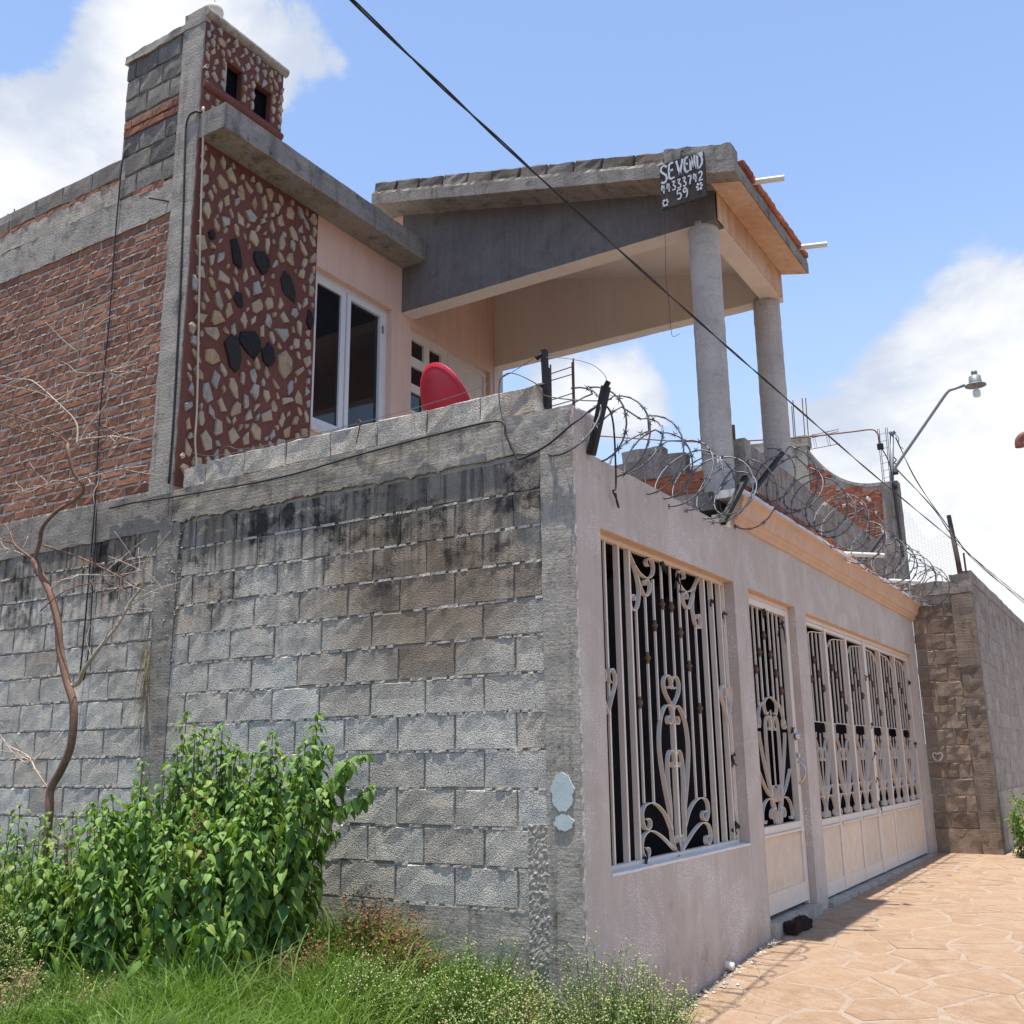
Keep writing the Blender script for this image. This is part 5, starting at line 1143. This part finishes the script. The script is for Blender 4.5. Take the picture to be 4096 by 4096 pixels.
st = [[(-1.62, -.35, .05), (-1.642, -.35, .9), (-1.60, -.35, 1.25), (-1.568, -.35, 1.60)], [(-1.635, -.35, .95), (-1.45, -.35, 1.05), (-1.25, -.35, 1.12), (-1.14, -.36, 1.20)], [(-1.62, -.35, 1.08), (-1.45, -.36, 1.2), (-1.3, -.37, 1.33), (-1.20, -.37, 1.36)],
      [(-1.62, -.35, 1.0), (-1.5, -.33, 1.1), (-1.4, -.3, 1.28), (-1.36, -.3, 1.32)], [(-1.61, -.35, 1.15), (-1.68, -.36, 1.28), (-1.72, -.36, 1.36)], [(-1.6, -.35, 1.2), (-1.54, -.34, 1.36), (-1.50, -.34, 1.42)], [(-1.63, -.36, .8), (-1.45, -.4, .9), (-1.35, -.42, .95)]]
shrub(sap, st, 33, M_leaf, .05, .085, .032, 160, .006, 1., .7)
lw = thing('leafy_weeds', 'patch of paler leafy weeds at the left edge under the bare tree', 'weeds', (-3.0, -1.1, .0))
stems = []; envl = envelope([(-3.8, 1.15), (-3.3, 1.08), (-3.0, 1.05), (-2.7, .95), (-2.5, .85), (-2.2, .7)])
for i in range(80):
    x = rng.uniform(-3.7, -2.35); y = -1.0+rng.uniform(-.45, .45); hh = envl(x)*rng.uniform(.5, 1.02)
    stems.append([(x+rng.uniform(-.1, .1), y, .05), (x+rng.uniform(-.05, .05), y, hh*.5), (x, y, hh)])
shrub(lw, stems, 35, M_leaf2, .035, .075, .06, 120, .005, .9)
rb = thing('roadside_bush', 'small green bush at the right edge below the neighbouring wall', 'bush', (1.05, 9.6, .08))
stems = [[(1.1+rng.uniform(-.15, .5), 9.7+rng.uniform(-.3, .5), .05), (1.1+rng.uniform(-.15, .6), 9.65+rng.uniform(-.3, .6), .4), (1.02+rng.uniform(-.12, .7), 9.6+rng.uniform(-.3, .6), rng.uniform(.35, .9))] for _ in range(70)]
shrub(rb, stems, 37, M_leaf2, .04, .06, .05, 0, .006, .95)

# thin straggly plants: sprays of twigs ending in tiny flower or seed heads
def spray(name, label, cat, x, y, z0, h, r, n, heads, seed, mat_h, mat_s, hs=.005, bias=(0, 0)):
    rng = random.Random(seed); root = thing(name, label, cat, (x, y, z0)); b = MB(); hv = []; hf = []; tint = []
    for k in range(n):
        a = rng.uniform(0, 6.28); q = r*math.sqrt(rng.random()); top = Vector((x+bias[0]+math.cos(a)*q, y+bias[1]+math.sin(a)*q, z0+h*rng.uniform(.45, 1)*(1-.35*(q/r)**2)))
        base = Vector((x+math.cos(a)*q*.35, y+math.sin(a)*q*.35, z0)); P = catmull([base, base.lerp(top, .5)+Vector((0, 0, .05)), top], 3); b.tube(P, .0024, 3, .0012, caps=False)
        for m_ in range(heads):
            i = rng.randrange(len(P)//2, len(P)); d = Vector((rng.uniform(-1, 1), rng.uniform(-1, 1), rng.uniform(-.2, 1)))*.055; e = P[i]+d
            b.tube([P[i], e], .0010, 3, caps=False); s = hs*rng.uniform(.6, 1.3); n0 = len(hv)
            for c in ((s, 0, 0), (-s, 0, 0), (0, s, 0), (0, -s, 0), (0, 0, s), (0, 0, -s)): hv.append(tuple(e+Vector(c)))
            hf += [tuple(n0+j for j in t) for t in ((0, 2, 4), (2, 1, 4), (1, 3, 4), (3, 0, 4), (2, 0, 5), (1, 2, 5), (3, 1, 5), (0, 3, 5))]; tint += [rng.random()]*6
    so_ = b.build('stems', mat_s, root); so_['kind'] = 'stuff'; me_ = so_.data
    at = me_.attributes.new('tint', 'FLOAT', 'POINT'); at.data.foreach_set('value', np.random.default_rng(seed).random(len(me_.vertices)).astype(np.float32))
    me = mesh('flower_heads', hv, hf, mat_h); at = me.attributes.new('tint', 'FLOAT', 'POINT'); at.data.foreach_set('value', np.array(tint, np.float32))
    o = place('flower_heads', me, root); o['kind'] = 'stuff'; return root
for i, (x, y, h, r, lb) in enumerate([(.16, -.25, .68, .32, 'feathery weed with tiny pale flowers at the corner of the street wall'), (-.30, -.55, .62, .32, 'feathery pale flowered weed just left of the wall corner'),
        (-.75, -.85, .48, .32, 'low feathery weed with pale flowers at the bottom of the view'), (.34, -.05, .58, .24, 'feathery weed leaning onto the paved road edge'), (-.05, -.75, .55, .32, 'feathery pale weed nearest the camera at the bottom middle'), (-2.75, -1.45, .62, .25, 'pale flowered weed among the leafy weeds at far left')]):
    spray('flowering_weed', lb, 'weed', x, y, gz(x, y)-.03, h, r, 150, 9, 60+i, M_flower, M_grass)
for i, (x, y, h, r, lb) in enumerate([(-1.2, -.3, .64, .22, 'rusty brown dried weed beside the sapling foot'), (-.98, -.28, .55, .20, 'reddish dried weed against the lower block wall'), (-2.75, -.95, .95, .22, 'brown dried seed stalks between the shrub and the left weeds'), (-1.25, -.75, .42, .18, 'small brown withered plant at the right foot of the shrub'), (-1.95, -.85, 1.18, .16, 'brown seed heads poking through the big shrub')]):
    spray('dried_weed', lb, 'weed', x, y, gz(x, y)-.03, h, r, 46, 14, 80+i, M_dry, M_dry, .009)
for i, (x, y, h, r, lb) in enumerate([(-2.2, -1.7, .42, .16, 'straw coloured seed head in the grass at lower left'), (-1.75, -1.6, .34, .16, 'bleached dry grass flower in the foreground lawn'), (-.1, -.45, .52, .14, 'tan dried tuft against the corner pillar foot')]):
    spray('dry_tuft', lb, 'weed', x, y, gz(x, y)-.03, h, r, 36, 10, 95+i, M_straw, M_straw, .007)

# ------------------------------------------------------------------ grass: one mass of blades
def grass(name, mat, n, region, hf, seed, width=.0042, lean=.55):
    r = np.random.default_rng(seed); xs, ys = region(r, n); n = len(xs)
    z0 = np.array([gz(float(a), float(c)) for a, c in zip(xs, ys)])-.035
    h = hf(xs, ys, r); az = r.uniform(0, 2*np.pi, n); ln = lean*h*r.uniform(.25, 1.25, n); wd = width*r.uniform(.6, 1.35, n)
    dx, dy = np.cos(az), np.sin(az); tv = r.uniform(0, 2*np.pi, n); px, py = np.cos(tv), np.sin(tv)
    T_ = [(0, 0, 1), (.38, .12, .95), (.72, .46, .7), (1, 1, 0)]; V = []
    for t, l, w_ in T_:
        hz = h*(t-.28*l*l*np.clip(ln/np.maximum(h, 1e-3), 0, 1))
        cx, cy = xs+dx*ln*l, ys+dy*ln*l
        if w_ == 0: V.append(np.stack([cx, cy, z0+hz], 1))
        else:
            V.append(np.stack([cx-px*wd*w_, cy-py*wd*w_, z0+hz], 1)); V.append(np.stack([cx+px*wd*w_, cy+py*wd*w_, z0+hz], 1))
    v = np.stack(V, 1).reshape(-1, 3); base = (np.arange(n)*7)[:, None]
    q = np.concatenate([base+np.array([[0, 1, 3, 2]]), base+np.array([[2, 3, 5, 4]])], 1).reshape(-1, 4); t3 = base+np.array([[4, 5, 6]])
    me = bpy.data.meshes.new(name); me.vertices.add(len(v)); me.vertices.foreach_set('co', v.astype(np.float32).ravel())
    loops = np.concatenate([q.ravel(), t3.ravel()]).astype(np.int32); nq, nt_ = len(q), len(t3)
    me.loops.add(len(loops)); me.loops.foreach_set('vertex_index', loops)
    me.polygons.add(nq+nt_); me.polygons.foreach_set('loop_start', np.concatenate([np.arange(nq)*4, nq*4+np.arange(nt_)*3]).astype(np.int32))
    me.update(calc_edges=True); me.materials.append(mat)
    at = me.attributes.new('tint', 'FLOAT', 'POINT'); cl_ = .5+.5*np.sin(xs*3.1+1.3*np.sin(ys*2.7))*np.cos(ys*2.3)
    at.data.foreach_set('value', np.repeat(np.clip(.65*r.random(n)+.35*cl_, 0, 1), 7).astype(np.float32))
    return tag(place(name, me), kind='stuff')
def lot(r, n):
    x = r.uniform(-5.2, .45, n); y = r.uniform(-3.2, -.02, n)
    k = (y > -2.9-.38*(x+2.2)) & ~((x > -.02) & (y > -.5+.9*r.random(n)-.9)) | ((x < -.02) & (y > -2.9-.38*(x+2.2)))
    k &= (x < .30-.25*r.random(n)); return x[k], y[k]
def hg(x, y, r): return (.15+.20*r.random(len(x))+.20*np.exp(-((y+.1)/.3)**2)*r.random(len(x))+.07*np.sin(x*2.2+y*1.7)+.07*np.sin(x*7.1+2*np.sin(y*5.3)))*np.clip(1.1-.35*(x > -.3), .5, 1.2)
g1 = grass('grass', M_grass, 135000, lot, hg, 1, .0038, .8); tag(g1, 'lush green grass covering the vacant lot in front of the wall', 'grass')
g2 = grass('dry_grass', M_straw, 5000, lot, lambda x, y, r: .14+.16*r.random(len(x)), 2, .0028, .9); tag(g2, 'scattered straw coloured dry blades in the lot grass', 'grass')
def edge_(r, n): x = np.abs(r.normal(.10, .14, n)); y = .75+r.normal(0, .28, n)+.5*x; return x, y
g3 = grass('road_edge_grass', M_straw, 420, edge_, lambda x, y, r: .03+.06*r.random(len(x)), 3, .0025, 1.2); tag(g3, 'thin dry tufts on the pavement beside the wall foot', 'grass')
def tall(r, n): x = r.uniform(-3.2, -.3, n); y = r.uniform(-1.5, -.15, n); return x, y
g4 = grass('tall_grass', M_grass, 1300, tall, lambda x, y, r: .3+.35*r.random(len(x)), 4, .004, .8); tag(g4, 'tall arching grass blades around the foot of the shrubs', 'grass')

# low broad-leaved weeds mixed into the grass
rng = random.Random(77); LL = []
for k in range(260):
    x, y = rng.uniform(-3.4, .2), rng.uniform(-2.2, -.1)
    if y < -2.6-.38*(x+2.2): continue
    for q in range(rng.randrange(5, 10)):
        LL.append(leafmatrix(Vector((x+rng.uniform(-.06, .06), y+rng.uniform(-.06, .06), gz(x, y)+rng.uniform(.03, .24))), rng.uniform(0, 6.3), rng.uniform(-.3, .8), rng.uniform(-.5, .5), rng.uniform(.025, .06)))
o = foliage('ground_weeds', LL, M_leaf2, None, 9); tag(o, 'small broad leaved weeds mixed through the lot grass', 'weeds')
# crumbs of mortar along the foot of the street wall
rng = random.Random(15); b = MB()
for k in range(150):
    y = rng.uniform(.9, 2.85); x = abs(rng.gauss(.0, .05))+.01; s = rng.uniform(.004, .016); z = zr(y)+s*.4; v = [(x+dx*s*rng.uniform(.6, 1.4), y+dy*s*rng.uniform(.6, 1.6), z+dz*s*.7) for dx, dy, dz in ((1, 0, 0), (-1, 0, 0), (0, 1, 0), (0, -1, 0), (0, 0, 1), (0, 0, -1))]
    b.add(v, [(0, 2, 4), (2, 1, 4), (1, 3, 4), (3, 0, 4), (2, 0, 5), (1, 2, 5), (3, 1, 5), (0, 3, 5)])
o = b.build('mortar_crumbs', M_coping); tag(o, 'pale crumbs of mortar along the foot of the street wall', 'rubble', kind='stuff')
